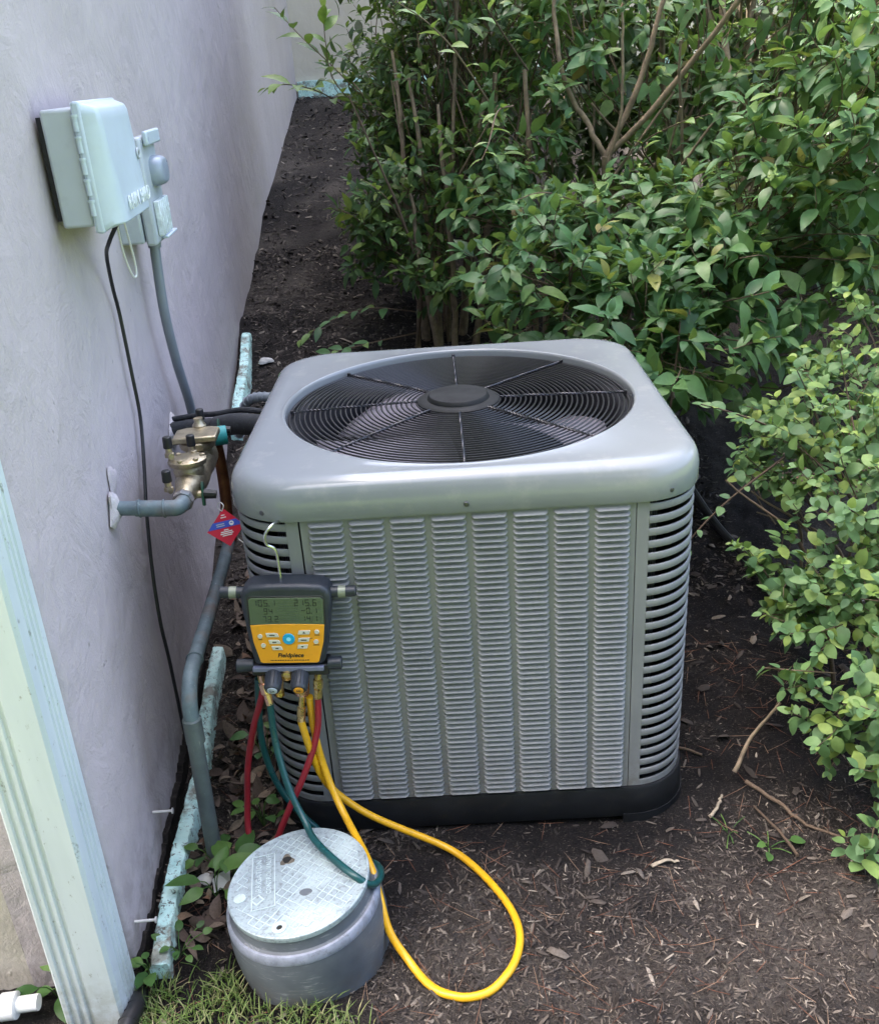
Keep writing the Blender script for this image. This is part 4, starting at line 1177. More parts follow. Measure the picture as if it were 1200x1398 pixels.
hose('hose', [gp(-.046, -.030, -.172), (-.408, -.505, .328), (-.384, -.550, .239), (-.352, -.592, .196), (-.338, -.622, .187), (-.306, -.665, .186), (-.268, -.708, .188), (-.238, -.733, .184), (-.216, -.728, .160), (-.203, -.690, .140), (-.212, -.640, .120), (-.25, -.575, .07), (-.285, -.50, .016), (-.364, -.46, .055), (-.427, -.445, .144), (-.450, -.44, .244), (-.447, -.452, .332), gp(-.070, -.008, -.13)], .0070, M['hoseg'], 'dark green hose from the gauge draped over the round lid')
hose('hose', [gp(.047, -.016, -.170), (-.325, -.484, .325), (-.362, -.500, .232), (-.400, -.505, .156), (-.435, -.515, .080), (-.462, -.525, .020), (-.492, -.505, .014), (-.508, -.465, .060), (-.504, -.445, .120), (-.492, -.44, .208), (-.465, -.45, .311), (-.440, -.462, .380), gp(-.060, -.012, -.150)], .0068, M['hoser'], 'red hose from the gauge dropping behind the round lid')

# ------------------------------------------------------------------ valve box
vbx = thing('valve_box', 'round dark grey valve box with pale faded lid standing in the grass', 'valve box', (-.355, -.70, 0))
VM = Matrix.Translation((-.3545, -.712, .168)) @ Matrix.Rotation(R(-5.5), 4, 'Y') @ Matrix.Rotation(R(-1), 4, 'X')
RL = .1345
def vl(prof, name, matl, par, n=72, smooth=40): return MB().lathe(prof, (0, 0, 0), (0, 0, 1), n, False).build(name, matl, par, xf=VM, smooth=smooth)
vl([(.122, -.012), (.1315, -.011), (.1325, -.030), (.1335, -.0345), (.1420, -.0365), (.1430, -.040)], 'neck', M['vbside'], vbx)
vl([(.1345, -.0350), (.1430, -.0365), (.1455, -.040), (.1468, -.0525), (.1462, -.056)], 'rim_band', M['vbring'], vbx)
vl([(.1455, -.0555), (.1485, -.075), (.1490, -.110), (.1460, -.150), (.1410, -.20), (.1380, -.26)], 'barrel', M['vbside'], vbx)
lid = vl([(.0, -.0015), (.05, -.0015), (.126, -.0015), (.1285, -.001), (.1315, .0005), (RL - .0005, -.001), (RL, -.005), (RL - .0012, -.012), (.126, -.0125)], 'lid', M['vblid'], vbx)
def ridge(p, q, w_=.0016, h=.0017, z=-.0018):
    p = np.array(p); q = np.array(q); e = nrm(q - p); n_ = np.array([-e[1], e[0]]) * w_ / 2
    a = [p + n_, p - n_, q - n_, q + n_]
    return a, h, z
mb = MB(); r_ = random.Random(3)
GR = R(27)
holes = [((-.030, .055), .012), ((.018, -.032), .014), ((-.020, -.108), .012), ((-.107, -.030), .012)]
def clear(x, y):
    if math.hypot(x, y) > .122: return False
    if abs((x + .068) * .988 + (y - .006) * .156) < .024 and abs((y - .006) * .988 - (x + .068) * .156) < .071: return False
    return all(math.hypot(x - a, y - b) > c + .004 for (a, b), c in holes)
PITCH = .0150
ca, sa = math.cos(R(55)), math.sin(R(55))
for ax in (0, 1):
    for i in range(-11, 12):
        for j in range(-11, 12):
            a = (i * PITCH, j * PITCH); b = (i * PITCH, (j + 1) * PITCH) if ax else ((i + 1) * PITCH, j * PITCH)
            P_ = [(x * ca - y * sa, (x * sa + y * ca)) for x, y in (a, b)]
            if clear(*P_[0]) and clear(*P_[1]) and r_.random() < .93:
                w_ = r_.uniform(.0010, .0018)
                q, h, z = ridge(*P_, w_=w_, h=r_.uniform(.0010, .0019))
                mb.prism(q, h, (0, 0, z))
mb.build('grid_ridges', M['vbrib'], lid, xf=VM, smooth=0)['kind'] = 'stuff'
LR = Matrix.Rotation(R(9), 4, 'Z')
mb = MB()
for (x0, y0, x1, y1) in ((-.0225, -.068, -.0205, .068), (.0205, -.068, .0225, .068), (-.0225, .0665, .0225, .068), (-.0225, -.068, .0225, -.0665)): mb.box((x0, y0, -.0018), (x1, y1, .0004))
mb.build('name_frame', M['vbrib'], lid, xf=VM @ Matrix.Translation((-.068, .006, 0)) @ LR, smooth=0)
for (s_, xo, sz) in (('IRRIGATION', -.0095, .0165), ('CONTROL VALVE', .0095, .0135)):
    text_obj(s_, 'lettering', M['vbrib'], lid, VM @ Matrix.Translation((-.068, .012, 0)) @ LR @ Matrix.Translation((xo, .010, -.0010)) @ Matrix.Rotation(R(90), 4, 'Z'), sz * .94, .0006, 0, .0)
dia = lambda cx_, cy_, r: [(cx_, cy_ - r), (cx_ + r, cy_), (cx_, cy_ + r), (cx_ - r, cy_)]
mb = MB(); mb.prism(dia(-.072, -.038, .0135), .0014, (0, 0, -.0018)); mb.build('emblem', M['vbrib'], lid, xf=VM, smooth=0)
mb = MB(); mb.prism(dia(-.072, -.038, .0095), .0003, (0, 0, -.0003)); mb.build('emblem', M['vblid'], lid, xf=VM, smooth=0)
mb = MB(); mb.prism(circ(-.107, -.030, .0115), .0022, (0, 0, -.0018)); mb.build('boss', M['vbrib'], lid, xf=VM, smooth=0, bevel=.0006)
mb = MB(); mb.lathe([(.0130, -.0018), (.0130, .0006), (.0060, .0008), (.0055, -.0010)], (-.020, -.108, 0), (0, 0, 1), 20, False); mb.build('boss', M['vbrib'], lid, xf=VM)
mb = MB(); mb.prism(circ(-.020, -.108, .0058), .0004, (0, 0, -.0012)); mb.build('bolt_hole', M['hole'], lid, xf=VM, smooth=0)
mb = MB(); mb.prism([(-.030 + .0085 * math.cos(a) * (1 + .2 * math.sin(3 * a)), .055 + .0085 * math.sin(a)) for a in np.linspace(0, 6.28, 18)[:-1]], .0004, (0, 0, -.0012)); mb.build('lift_hole', M['hole'], lid, xf=VM, smooth=0)
blob((0, 0, 0), .016, 4, (0, 0, 1), M['mud'], 'mud_patch', None, .08).matrix_basis = Matrix.Identity(4)
o = bpy.data.objects['mud_patch']; o.data.transform(VM @ Matrix.Translation((-.030, .055, -.0022))); o.parent = lid
o.matrix_parent_inverse = Matrix.Identity(4)
lidP = WM[vbx.name]
o.parent = vbx; o.matrix_parent_inverse = lidP.inverted()
mb = MB(); mb.prism([(.018 + .0125 * math.cos(a) * (1 - .22 * max(0, -math.sin(a))), -.032 + .0085 * math.sin(a)) for a in np.linspace(0, 6.28, 22)[:-1]], .0003, (0, 0, -.0015)); mb.build('worn_spot', M['vbside'], lid, xf=VM, smooth=0)

# ------------------------------------------------------------------ litter, chips, needles
def footprint_clear(x, y):
    k = (np.abs(x) < .455) & (np.abs(y - .0386) < .455)
    k |= (np.hypot(x + .3545, y + .712) < .15)
    ow = (x - W0[0]) * NW[0] + (y - W0[1]) * NW[1]
    k |= (ow < .012)
    return ~k
def scatter_pts(n, box, dens=None):
    x0, x1, y0, y1 = box
    x = rng.uniform(x0, x1, n * 2); y = rng.uniform(y0, y1, n * 2)
    k = footprint_clear(x, y)
    if dens is not None: k &= rng.random(n * 2) < dens(x, y)
    x, y = x[k][:n], y[k][:n]
    return x, y
def slivers(name, x, y, L, Wd, Th, mat_, tilt=.35, lift=.002, bend=0.):
    n = len(x)
    a = rng.uniform(0, 2 * math.pi, n); ti = rng.normal(0, tilt, n)
    z = ground_z(x, y) + lift
    e = np.stack([np.cos(a) * np.cos(ti), np.sin(a) * np.cos(ti), np.sin(ti)], -1)
    sd_ = np.stack([-np.sin(a), np.cos(a), rng.normal(0, .4, n)], -1); sd_ /= np.linalg.norm(sd_, axis=1)[:, None]
    nn = np.cross(e, sd_)
    c = np.stack([x, y, z], -1)
    tv = np.array([(-.5, -.3, 0), (-.42, .35, 0), (.1, -.5, .1), (.08, .5, .1), (.5, -.12, 0), (.46, .2, 0), (-.2, 0, .9), (.3, 0, .8)])
    tf = np.array([(0, 2, 6), (0, 6, 1), (1, 6, 3), (2, 7, 6), (6, 7, 3), (2, 4, 7), (4, 5, 7), (7, 5, 3)])
    V = c[:, None] + e[:, None] * (tv[None, :, 0:1] * L[:, None, None]) + sd_[:, None] * (tv[None, :, 1:2] * Wd[:, None, None]) + nn[:, None] * (tv[None, :, 2:3] * Th[:, None, None])
    V[:, :, 2] += bend * (tv[None, :, 0] ** 2) * L[:, None]
    F = (tf[None] + (np.arange(n) * len(tv))[:, None, None]).reshape(-1, 3)
    o = bpy.data.objects.new(name, np_mesh(name, V.reshape(-1, 3), F, mat_))
    return lnk(o)
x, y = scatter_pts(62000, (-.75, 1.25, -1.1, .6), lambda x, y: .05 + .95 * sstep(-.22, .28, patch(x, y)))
x2, y2 = scatter_pts(30000, (-1.35, .9, .5, 3.2)); x3, y3 = scatter_pts(9000, (-2.0, .6, 3, 10.2))
xx = np.concatenate([x, x2, x3]); yy = np.concatenate([y, y2, y3]); n = len(xx)
scl = np.concatenate([np.ones(len(x)), np.full(len(x2), 1.75), np.full(len(x3), 3.2)])
L = rng.gamma(1.7, .0042, n) * scl + .003; o = slivers('mulch_chips', xx, yy, L, L * rng.uniform(.06, .26, n) * np.minimum(scl, 1.7) + .0006, L * .08 + .0006, M['chips'], .45, .0015)
tag(o, 'dark shredded bark mulch scattered over the bed', 'mulch', kind='stuff')
x, y = scatter_pts(200, (-.7, 1.25, -1.1, .6)); xb, yb = scatter_pts(420, (-1.3, .9, .5, 4)); x = np.concatenate([x, xb]); y = np.concatenate([y, yb]); n = len(x)
L = rng.uniform(.018, .05, n); o = slivers('bark_pieces', x, y, L, L * rng.uniform(.2, .55, n), L * rng.uniform(.1, .25, n), M['chips'], .3, .004)
tag(o, 'larger loose bark pieces among the shredded mulch', 'bark', kind='stuff')
x, y = scatter_pts(900, (-.7, 1.2, -1.1, .3)); n = len(x)
L = rng.uniform(.03, .085, n)
o = slivers('pine_needles', x, y, L, np.full(n, .0012), np.full(n, .001), M['needles'], .12, .005, .1)
tag(o, 'thin reddish pine needles strewn on the soil', 'pine needles', kind='stuff')

# ------------------------------------------------------------------ leaf machinery
def leaf_tpl(width, fold=.18, droop=.15, point=.8, seg=5, twist=0.):
    """leaf along +Y from 0 to 1, normal +Z; quads"""
    V = []; ts = np.linspace(0, 1, seg + 1)
    for t in ts:
        w_ = width * .5 * (math.sin(math.pi * min(1, t ** .82)) ** point) if 0 < t < 1 else .012 * width
        z = -droop * t * t + .05 * math.sin(t * math.pi)
        V += [(-w_, t, z + fold * w_ * 2 * .5 + twist * w_), (0, t, z), (w_, t, z + fold * w_ * 2 * .5 - twist * w_)]
    F = []
    for i in range(seg):
        a = i * 3
        F += [(a, a + 1, a + 4, a + 3), (a + 1, a + 2, a + 5, a + 4)]
    return np.array(V), np.array(F)
KIND = {
    'A': [leaf_tpl(.46, .20, .16, .85), leaf_tpl(.50, .10, .28, .85, twist=.1), leaf_tpl(.42, .30, .05, .9, twist=-.1)],
    'B': [leaf_tpl(.40, .22, .12, .9), leaf_tpl(.44, .12, .25, .9, twist=.12), leaf_tpl(.36, .3, .05, .95, twist=-.1)],
    'C': [leaf_tpl(.66, .12, .10, .62), leaf_tpl(.72, .05, .2, .6, twist=.1), leaf_tpl(.58, .2, .02, .7, twist=-.08)],
}
def sprays(tips, dirs, npair, spacing, leafL, jitter=.35, upb=.8, tipn=3, stalk=.12, lo=.55):
    """leaves in opposite pairs along the last bit of a twig; returns pos, axis, normal, scale"""
    n = len(tips)
    P, A_, Nn, Sc = [], [], [], []
    rnd_ = rng.normal(size=(n, 3)); u = np.cross(dirs, rnd_); u /= np.linalg.norm(u, axis=1)[:, None]
    v = np.cross(dirs, u)
    upv = np.array([0, 0, 1.0])
    for i in range(npair + 1):
        last = i == npair
        m_ = tipn if last else 2
        base = tips - dirs * (spacing * (npair - i))[:, None] if not np.isscalar(spacing) else tips - dirs * spacing * (npair - i)
        for k in range(m_):
            ph = i * 1.57 + (2 * math.pi * k / m_) + rng.normal(0, jitter, n)
            rad = u * np.cos(ph)[:, None] + v * np.sin(ph)[:, None]
            el = rng.normal(.95 if last else .45, .25, n)
            ax = rad * np.cos(el)[:, None] + dirs * np.sin(el)[:, None] + np.array([0, 0, -.22])
            ax += rng.normal(0, .12, (n, 3)); ax /= np.linalg.norm(ax, axis=1)[:, None]
            nn = dirs * .6 + upv * upb + rng.normal(0, .22, (n, 3))
            nn -= ax * (nn * ax).sum(1)[:, None]; nn /= np.linalg.norm(nn, axis=1)[:, None]
            s = leafL * rng.uniform(.58, 1.25, n) * (lo + .1 if last else lo + (1 - lo) * min(1, (npair - i + 1) / 2.2))
            keep = rng.random(n) < .93
            P.append((base + ax * (s * stalk)[:, None])[keep]); A_.append(ax[keep]); Nn.append(nn[keep]); Sc.append(s[keep])
    return [np.concatenate(q) for q in (P, A_, Nn, Sc)]

def cat_(L_): return [np.concatenate(q) for q in zip(*L_)]
RM = np.stack([rt2, -up2, fw])
def screen(P):
    q = (P - CP) @ RM.T
    d = np.maximum(q[:, 2], 1e-3)
    return 600 + FPX * q[:, 0] / d, 699 + FPX * q[:, 1] / d, q[:, 2]
_tplme = {}
def plant_leaves(root, data, kind, matl, name='foliage', n_parts=300, leafname='leaf'):
    P, A_, Nn, Sc = data
    ok = P[:, 2] > ground_base(P[:, 0], P[:, 1]) + .005
    P, A_, Nn, Sc = P[ok], A_[ok], Nn[ok], Sc[ok]
    n = len(P); tp = rng.integers(0, 3, n)
    side = np.cross(A_, Nn)
    pick = np.zeros(n, bool)
    if n_parts:
        u, v, d = screen(P + A_ * (Sc * .5)[:, None])
        inf = (u > 4) & (u < 1196) & (v > 4) & (v < 1394) & (d > .3)
        cell = (np.clip(u, 0, 1199) // 9).astype(int) * 1000 + (np.clip(v, 0, 1399) // 9).astype(int)
        order_ = np.argsort(d); seen = set(); cand = []
        for i in order_:
            if inf[i] and cell[i] not in seen: seen.add(cell[i]); cand.append(i)
        cand = np.array(cand, int)
        facing = np.abs(((P[cand] - CP) / np.linalg.norm(P[cand] - CP, axis=1)[:, None] * Nn[cand]).sum(1))
        size = Sc[cand] / d[cand] * (.35 + facing)
        pick[cand[np.argsort(-size)[:n_parts]]] = True
    Vs, Fs, off = [], [], 0
    for k in range(3):
        tv, tf = KIND[kind][k]
        s = (tp == k) & ~pick
        c = s.sum()
        if not c: continue
        V = P[s][:, None] + (side[s][:, None] * tv[None, :, 0:1] + A_[s][:, None] * tv[None, :, 1:2] + Nn[s][:, None] * tv[None, :, 2:3]) * Sc[s][:, None, None]
        Vs.append(V.reshape(-1, 3)); Fs.append((tf[None] + (np.arange(c) * len(tv))[:, None, None]).reshape(-1, 4) + off); off += c * len(tv)
    if Vs:
        o = bpy.data.objects.new(name, np_mesh(name, np.concatenate(Vs), np.concatenate(Fs), matl, 1)); lnk(o, root); o['kind'] = 'stuff'
    for i in np.nonzero(pick)[0]:
        key = (kind, tp[i], matl.name)
        if key not in _tplme:
            tv, tf = KIND[kind][tp[i]]; _tplme[key] = np_mesh(leafname, tv, tf, matl, 1)
        o = bpy.data.objects.new(leafname, _tplme[key]); lnk(o, root)
        mm = Matrix.Identity(4)
        for r in range(3):
            mm[r][0], mm[r][1], mm[r][2], mm[r][3] = side[i][r] * Sc[i], A_[i][r] * Sc[i], Nn[i][r] * Sc[i], P[i][r]
        o.matrix_basis = mm

def tubes_np(paths, radii, n=5):
    """many thin tubes in one mesh; paths list of (k,3)"""
    mb_v, mb_f, off = [], [], 0
    for pth, rr in zip(paths, radii):
        m_ = len(pth)
        tg_ = np.gradient(pth, axis=0); tg_ /= np.linalg.norm(tg_, axis=1)[:, None] + 1e-9
        ref = np.array([.3, .2, .93]); u = np.cross(tg_, ref); u /= np.linalg.norm(u, axis=1)[:, None] + 1e-9
        v = np.cross(tg_, u)
        an = np.linspace(0, 2 * math.pi, n, endpoint=False)
        taper = np.linspace(1, .55, m_)[:, None, None] * rr
        ring = pth[:, None] + (u[:, None] * np.cos(an)[None, :, None] + v[:, None] * np.sin(an)[None, :, None]) * taper
        mb_v.append(ring.reshape(-1, 3))
        i, k = np.meshgrid(np.arange(m_ - 1), np.arange(n), indexing='ij')
        k2 = (k + 1) % n
        mb_f.append((np.stack([i * n + k, i * n + k2, (i + 1) * n + k2, (i + 1) * n + k], -1).reshape(-1, 4)) + off); off += m_ * n
    return np.concatenate(mb_v), np.concatenate(mb_f)

def blob_tips(blobs, per):
    tips, dirs, cen = [], [], []
    for (c, r, k) in blobs:
        n = max(4, int(per * k * (r / .3) ** 2))
        d = rng.normal(size=(n, 3)); d /= np.linalg.norm(d, axis=1)[:, None]
        rr = r * rng.uniform(.35, 1.0, n) ** .5
        c = np.array(c)
        t_ = c + d * rr[:, None] * np.array([1, 1, .85])
        out = d * .7 + np.array([0, -.15, .38]) + rng.normal(0, .35, (n, 3))
        out /= np.linalg.norm(out, axis=1)[:, None]
        tips.append(t_); dirs.append(out); cen.append(np.repeat(c[None], n, 0))
    return np.concatenate(tips), np.concatenate(dirs), np.concatenate(cen)

def twig_mesh(root, tips, dirs, roots, length, rad, matl, name='twigs', frac=1.0):
    paths, rs = [], []
    for i in range(len(tips)):
        if rng.random() > frac: continue
        a = tips[i]; L_ = length * rng.uniform(.7, 1.5)
        b = a - dirs[i] * L_ * .55
        c = b + (roots[i] - b) * min(.8, L_ * .7 / (np.linalg.norm(roots[i] - b) + 1e-6)) + rng.normal(0, .02, 3)
        t_ = np.linspace(0, 1, 5)[:, None]
        paths.append(c * (1 - t_) ** 2 + 2 * b * t_ * (1 - t_) + a * t_ ** 2); rs.append(rad * rng.uniform(.7, 1.4))
    V, F = tubes_np(paths, rs)
    o = bpy.data.objects.new(name, np_mesh(name, V, F, matl, 1)); lnk(o, root); o['kind'] = 'stuff'

def stem(root, pts, r0, r1, matl=None, name='stem'):
    P = spline(pts, 7); n = len(P)
    P = P + np.stack([vnoise(np.arange(n) * .7 + 3, np.full(n, r0 * 900), s) for s in (1, 2, 3)], -1) * r0 * .9
    rr = np.linspace(r0, r1, n) * (1 + .12 * vnoise(np.arange(n) * 1.3, np.full(n, 2.), 4))
    return MB().tube(P, list(rr), 9).build(name, matl or M['stem'], root, smooth=80)

def gpt(x, y, dz=-.02): return (x, y, float(ground_base(x, y)) + dz)

# ---- big glossy shrub, right and behind the unit
sa_ = thing('evergreen_shrub', 'large glossy green shrub leaning over the back right of the unit', 'shrub', gpt(.9, 1.7, 0))
blobsA = [((.33, .95, .90), .30, 1), ((.53, .72, .84), .24, 1.1), ((.24, 1.35, .95), .30, .9), ((.80, .78, .88), .30, 1.1), ((1.04, .95, 1.02), .36, 1.1),
          ((1.22, .98, 1.28), .36, 1.1), ((1.28, 1.08, 1.56), .34, 1.1), ((.92, 1.15, .95), .34, 1), ((.66, .56, .76), .17, 1.1), ((.60, 1.25, .95), .32, 1),
          ((1.20, 1.05, .78), .32, .9), ((.30, .98, .66), .24, 1), ((1.5, 1.3, 1.2), .45, .9), ((1.45, 1.4, 1.75), .42, .8), ((.50, 1.75, 1.62), .26, .45), ((.28, 1.72, 1.35), .26, .7),
          ((1.0, 1.6, 1.05), .4, .8), ((.66, 1.6, .9), .4, .8), ((1.05, 1.55, 1.75), .35, .5), ((.78, 1.85, 1.55), .30, .7), ((.55, 1.9, 1.75), .3, .6), ((.95, 1.75, 1.4), .28, .7), ((.16, 1.55, 1.12), .22, .8), ((.62, .80, .62), .24, .8), ((.9, .85, .62), .24, .6)]
tips, dirs, cen = blob_tips(blobsA, 39)
ld = sprays(tips, dirs, 3, .026, .084, tipn=4)
plant_leaves(sa_, ld, 'A', M['leafA'])
rootA = np.array([gpt(.75, 1.75, .25)])
twig_mesh(sa_, tips, dirs, cen * .6 + rootA * .4, .22, .0022, M['bark'])
yt = tips[rng.random(len(tips)) < .035]; yd = np.tile(np.array([0, -.25, .95]), (len(yt), 1)) + rng.normal(0, .2, (len(yt), 3)); yd /= np.linalg.norm(yd, axis=1)[:, None]
yld = sprays(yt + yd * .05, yd, 1, .02, .042, tipn=3)
plant_leaves(sa_, yld, 'B', M['leafY'], 'young_leaves', 0)
bA = gpt(.62, 1.62)
fork = np.array([.585, 1.56, 1.20])
stem(sa_, [gpt(.70, 1.62), (.66, 1.6, .85), fork], .020, .016)
stem(sa_, [fork, (.66, 1.54, 1.36), (.74, 1.53, 1.58), (.80, 1.55, 1.85)], .0125, .007)
stem(sa_, [fork, (.74, 1.50, 1.36), (.95, 1.42, 1.62), (1.12, 1.36, 1.86)], .0115, .008)
stem(sa_, [fork, (.53, 1.58, 1.30), (.44, 1.62, 1.48), (.42, 1.66, 1.70), (.46, 1.7, 1.9)], .011, .006)
stem(sa_, [gpt(.33, 1.5), (.40, 1.52, .85), (.55, 1.55, 1.02), (.82, 1.62, 1.18), (1.05, 1.6, 1.35)], .014, .007)
stem(sa_, [gpt(.94, 2.0), (.91, 2.0, 1.1), (.88, 2.02, 1.5), (.86, 2.05, 2.0)], .013, .010)
stem(sa_, [gpt(.34, 1.7), (.33, 1.68, 1.1), (.32, 1.7, 1.5)], .013, .008)
stem(sa_, [gpt(.6, 1.5), (.56, 1.42, 1.05), (.60, 1.36, 1.36), (.595, 1.34, 1.65)], .0065, .004)
for k in range(14):
    a = np.array(gpt(rng.uniform(.2, 1.3), rng.uniform(1.5, 2.2)))
    b = a + np.array([rng.normal(0, .15), rng.normal(-.1, .1), rng.uniform(.4, .6)]); c = b + np.array([rng.normal(0, .25), rng.normal(-.1, .15), rng.uniform(.4, .7)])
    stem(sa_, [a, b, c], rng.uniform(.006, .013), .004)

# ---- left shrub: upright stems, duller leaves
sb_ = thing('tall_shrub', 'tall upright dull green shrub rising between the house wall and the unit', 'shrub', gpt(-.02, 1.95, 0))
blobsB = [((-.20, 2.62, 1.62), .30, 1), ((-.05, 2.33, 1.40), .36, 1.1), ((-.17, 2.08, 1.06), .34, 1.1), ((.10, 2.2, 1.58), .42, 1.1), ((-.28, 1.92, .93), .20, 1.1),
          ((.10, 1.80, 1.15), .30, 1), ((-.06, 1.74, .82), .20, 1), ((.30, 2.2, 1.9), .5, .9), ((.05, 2.5, 2.0), .42, .8), ((.02, 2.3, 1.0), .4, .8), ((-.20, 2.3, 1.25), .24, 1)]
tips, dirs, cen = blob_tips(blobsB, 44)
ld = sprays(tips, dirs, 4, .028, .070, tipn=3)
plant_leaves(sb_, ld, 'B', M['leafB'])
rootB = np.array([gpt(-.04, 1.95, .2)])
twig_mesh(sb_, tips, dirs, cen * .55 + rootB * .45, .26, .0022, M['bark'])
for (bx_, by_, p2, p3) in ((-.05, 1.85, (-.06, 1.86, .9), (-.10, 1.95, 1.5)), (-.01, 1.9, (.03, 1.9, 1.0), (.10, 2.0, 1.8)), (-.10, 1.92, (-.14, 1.95, .9), (-.16, 2.1, 1.6)), (.05, 1.95, (.12, 1.95, 1.0), (.22, 2.05, 1.7)),
                           (.10, 1.8, (.16, 1.76, .9), (.22, 1.8, 1.5)), (-.04, 1.75, (-.09, 1.72, .75), (-.12, 1.75, 1.1)), (.02, 1.75, (.02, 1.72, .9), (.0, 1.76, 1.4))):
    stem(sb_, [gpt(bx_, by_), p2, p3], rng.uniform(.010, .022), .006)
for k in range(22):
    a = np.array(gpt(rng.uniform(-.15, .28), rng.uniform(1.75, 2.3)))
    b = a + np.array([rng.normal(0, .06), rng.normal(-.02, .06), rng.uniform(.4, .6)]); c = b + np.array([rng.normal(0, .15), rng.normal(-.05, .12), rng.uniform(.4, .8)])
    stem(sb_, [a, b, c], rng.uniform(.004, .009), .003, M['bark'])
# arching young shoots with lime leaves
def shoot(root, pts, nl, leafL, kind='B', matl=None, r=.0032, bark=None, parts=0):
    P = spline(pts, 10)
    MB().tube(P, list(np.linspace(r, r * .45, len(P))), 7).build('shoot', bark or M['bark'], root, smooth=80)
    ii = np.linspace(.25, .98, nl) * (len(P) - 1)
    pos, ax, nn, s_ = [], [], [], []
    for j, q in enumerate(ii):
        i = int(q); d = nrm(P[min(i + 1, len(P) - 1)] - P[max(i - 1, 0)])
        u = nrm(np.cross(d, [0, 0, 1.]) + 1e-6); sgn = 1 if j % 2 else -1
        a = nrm(u * sgn * .75 + d * .6 + rng.normal(0, .2, 3)); n_ = nrm(np.array([0, -.3, 1.]) + rng.normal(0, .2, 3)); n_ = nrm(n_ - a * (n_ @ a))
        pos.append(P[i]); ax.append(a); nn.append(n_); s_.append(leafL * rng.uniform(.7, 1.15) * (1 if j < nl - 2 else .7))
    plant_leaves(root, [np.array(pos), np.array(ax), np.array(nn), np.array(s_)], kind, matl or M['leafY'], 'young_leaves', parts)
shoot(sb_, [(.16, 1.30, 1.42), (.06, 1.05, 1.56), (-.02, .92, 1.64), (-.10, .80, 1.69)], 9, .075)
shoot(sb_, [(.24, 1.3, 1.40), (.17, .98, 1.40), (.13, .78, 1.33), (.105, .72, 1.29)], 6, .065)
shoot(sb_, [(.30, 1.4, 1.5), (.20, 1.2, 1.62), (.12, 1.05, 1.74), (.16, .95, 1.82)], 7, .06)
shoot(sb_, [(-.10, 1.95, .8), (-.16, 1.80, .98), (-.22, 1.72, 1.10), (-.30, 1.68, 1.17)], 9, .06)
shoot(sb_, [(-.30, 2.5, 1.4), (-.42, 2.35, 1.55), (-.54, 2.25, 1.68), (-.62, 2.2, 1.78)], 10, .12, matl=M['leafB'])
shoot(sb_, [(-.34, 2.5, 1.35), (-.48, 2.3, 1.46), (-.60, 2.2, 1.5), (-.68, 2.15, 1.49)], 10, .115)
shoot(sb_, [(-.3, 2.4, 1.35), (-.42, 2.3, 1.50), (-.44, 2.28, 1.66), (-.43, 2.28, 1.78)], 10, .11)
shoot(sa_, [(.50, 1.35, 1.05), (.40, 1.15, 1.12), (.30, 1.02, 1.16), (.21, .95, 1.15)], 7, .055)
shoot(sa_, [(.72, 1.40, 1.18), (.66, 1.28, 1.26), (.74, 1.18, 1.32), (.84, 1.12, 1.35)], 8, .055)
shoot(sa_, [(1.2, 1.0, 1.2), (1.12, .85, 1.24), (1.08, .78, 1.28)], 5, .055)

# low runner sprigs on the soil near the wall
rs = thing('ground_sprig', 'low leafy runner lying on the mulch left of the tall shrub', 'plant', gpt(-.45, 1.75, 0))
shoot(rs, [(-.12, 1.85, .62), (-.32, 1.80, .66), (-.48, 1.75, .63), (-.62, 1.72, .56)], 15, .075, 'B', M['leafA'], parts=20)
shoot(rs, [(-.12, 1.80, .55), (-.34, 1.62, .56), (-.50, 1.56, .54), (-.66, 1.52, .49)], 15, .072, 'B', M['leafA'], parts=20)

# ---- right shrub: small soft round leaves
sc_ = thing('spreading_shrub', 'loose light green shrub with small rounded leaves at the right edge', 'shrub', gpt(1.05, -.05, 0))
blobsC = [((.92, .20, .66), .24, 1), ((.92, -.10, .56), .24, 1), ((.80, -.24, .40), .17, 1), ((.86, -.42, .34), .17, 1), ((.95, -.28, .48), .22, 1), ((.84, .24, .54), .16, .9), ((1.22, .50, .72), .32, .9),
          ((.80, -.10, .34), .14, .8), ((.84, .40, .66), .14, .6), ((.78, -.42, .20), .12, .7), ((1.15, .05, .55), .34, .8), ((1.1, -.35, .35), .28, .8), ((.845, -.56, .22), .12, .7), ((.70, -.20, .36), .09, .8), ((.68, -.44, .25), .09, .7), ((.72, -.08, .42), .11, .8), ((.74, .22, .56), .12, .7), ((.80, -.50, .30), .12, .8), ((.79, -.58, .20), .11, .8), ((.84, -.62, .12), .12, .7), ((.66, -.06, .40), .08, .6), ((.66, -.34, .30), .08, .6), ((1.0, .45, .6), .2, .8)]
blobsC = [((c[0] + .035, c[1], c[2]), r, k) for c, r, k in blobsC]
tips, dirs, cen = blob_tips(blobsC, 70)
dirs = dirs + np.array([-.35, -.2, 0]); dirs /= np.linalg.norm(dirs, axis=1)[:, None]
ld = sprays(tips, dirs, 5, .019, .037, tipn=3, lo=.6)
plant_leaves(sc_, ld, 'C', M['leafC'])
rootC = np.array([gpt(1.1, -.05, .05)])
twig_mesh(sc_, tips, dirs, cen * .5 + rootC * .5, .18, .0016, M['bark'])
k = rng.random(len(tips)) < .12
yld = sprays(tips[k] + dirs[k] * .02, dirs[k], 2, .014, .024, tipn=3)
plant_leaves(sc_, yld, 'C', M['leafY'], 'young_leaves', 0)
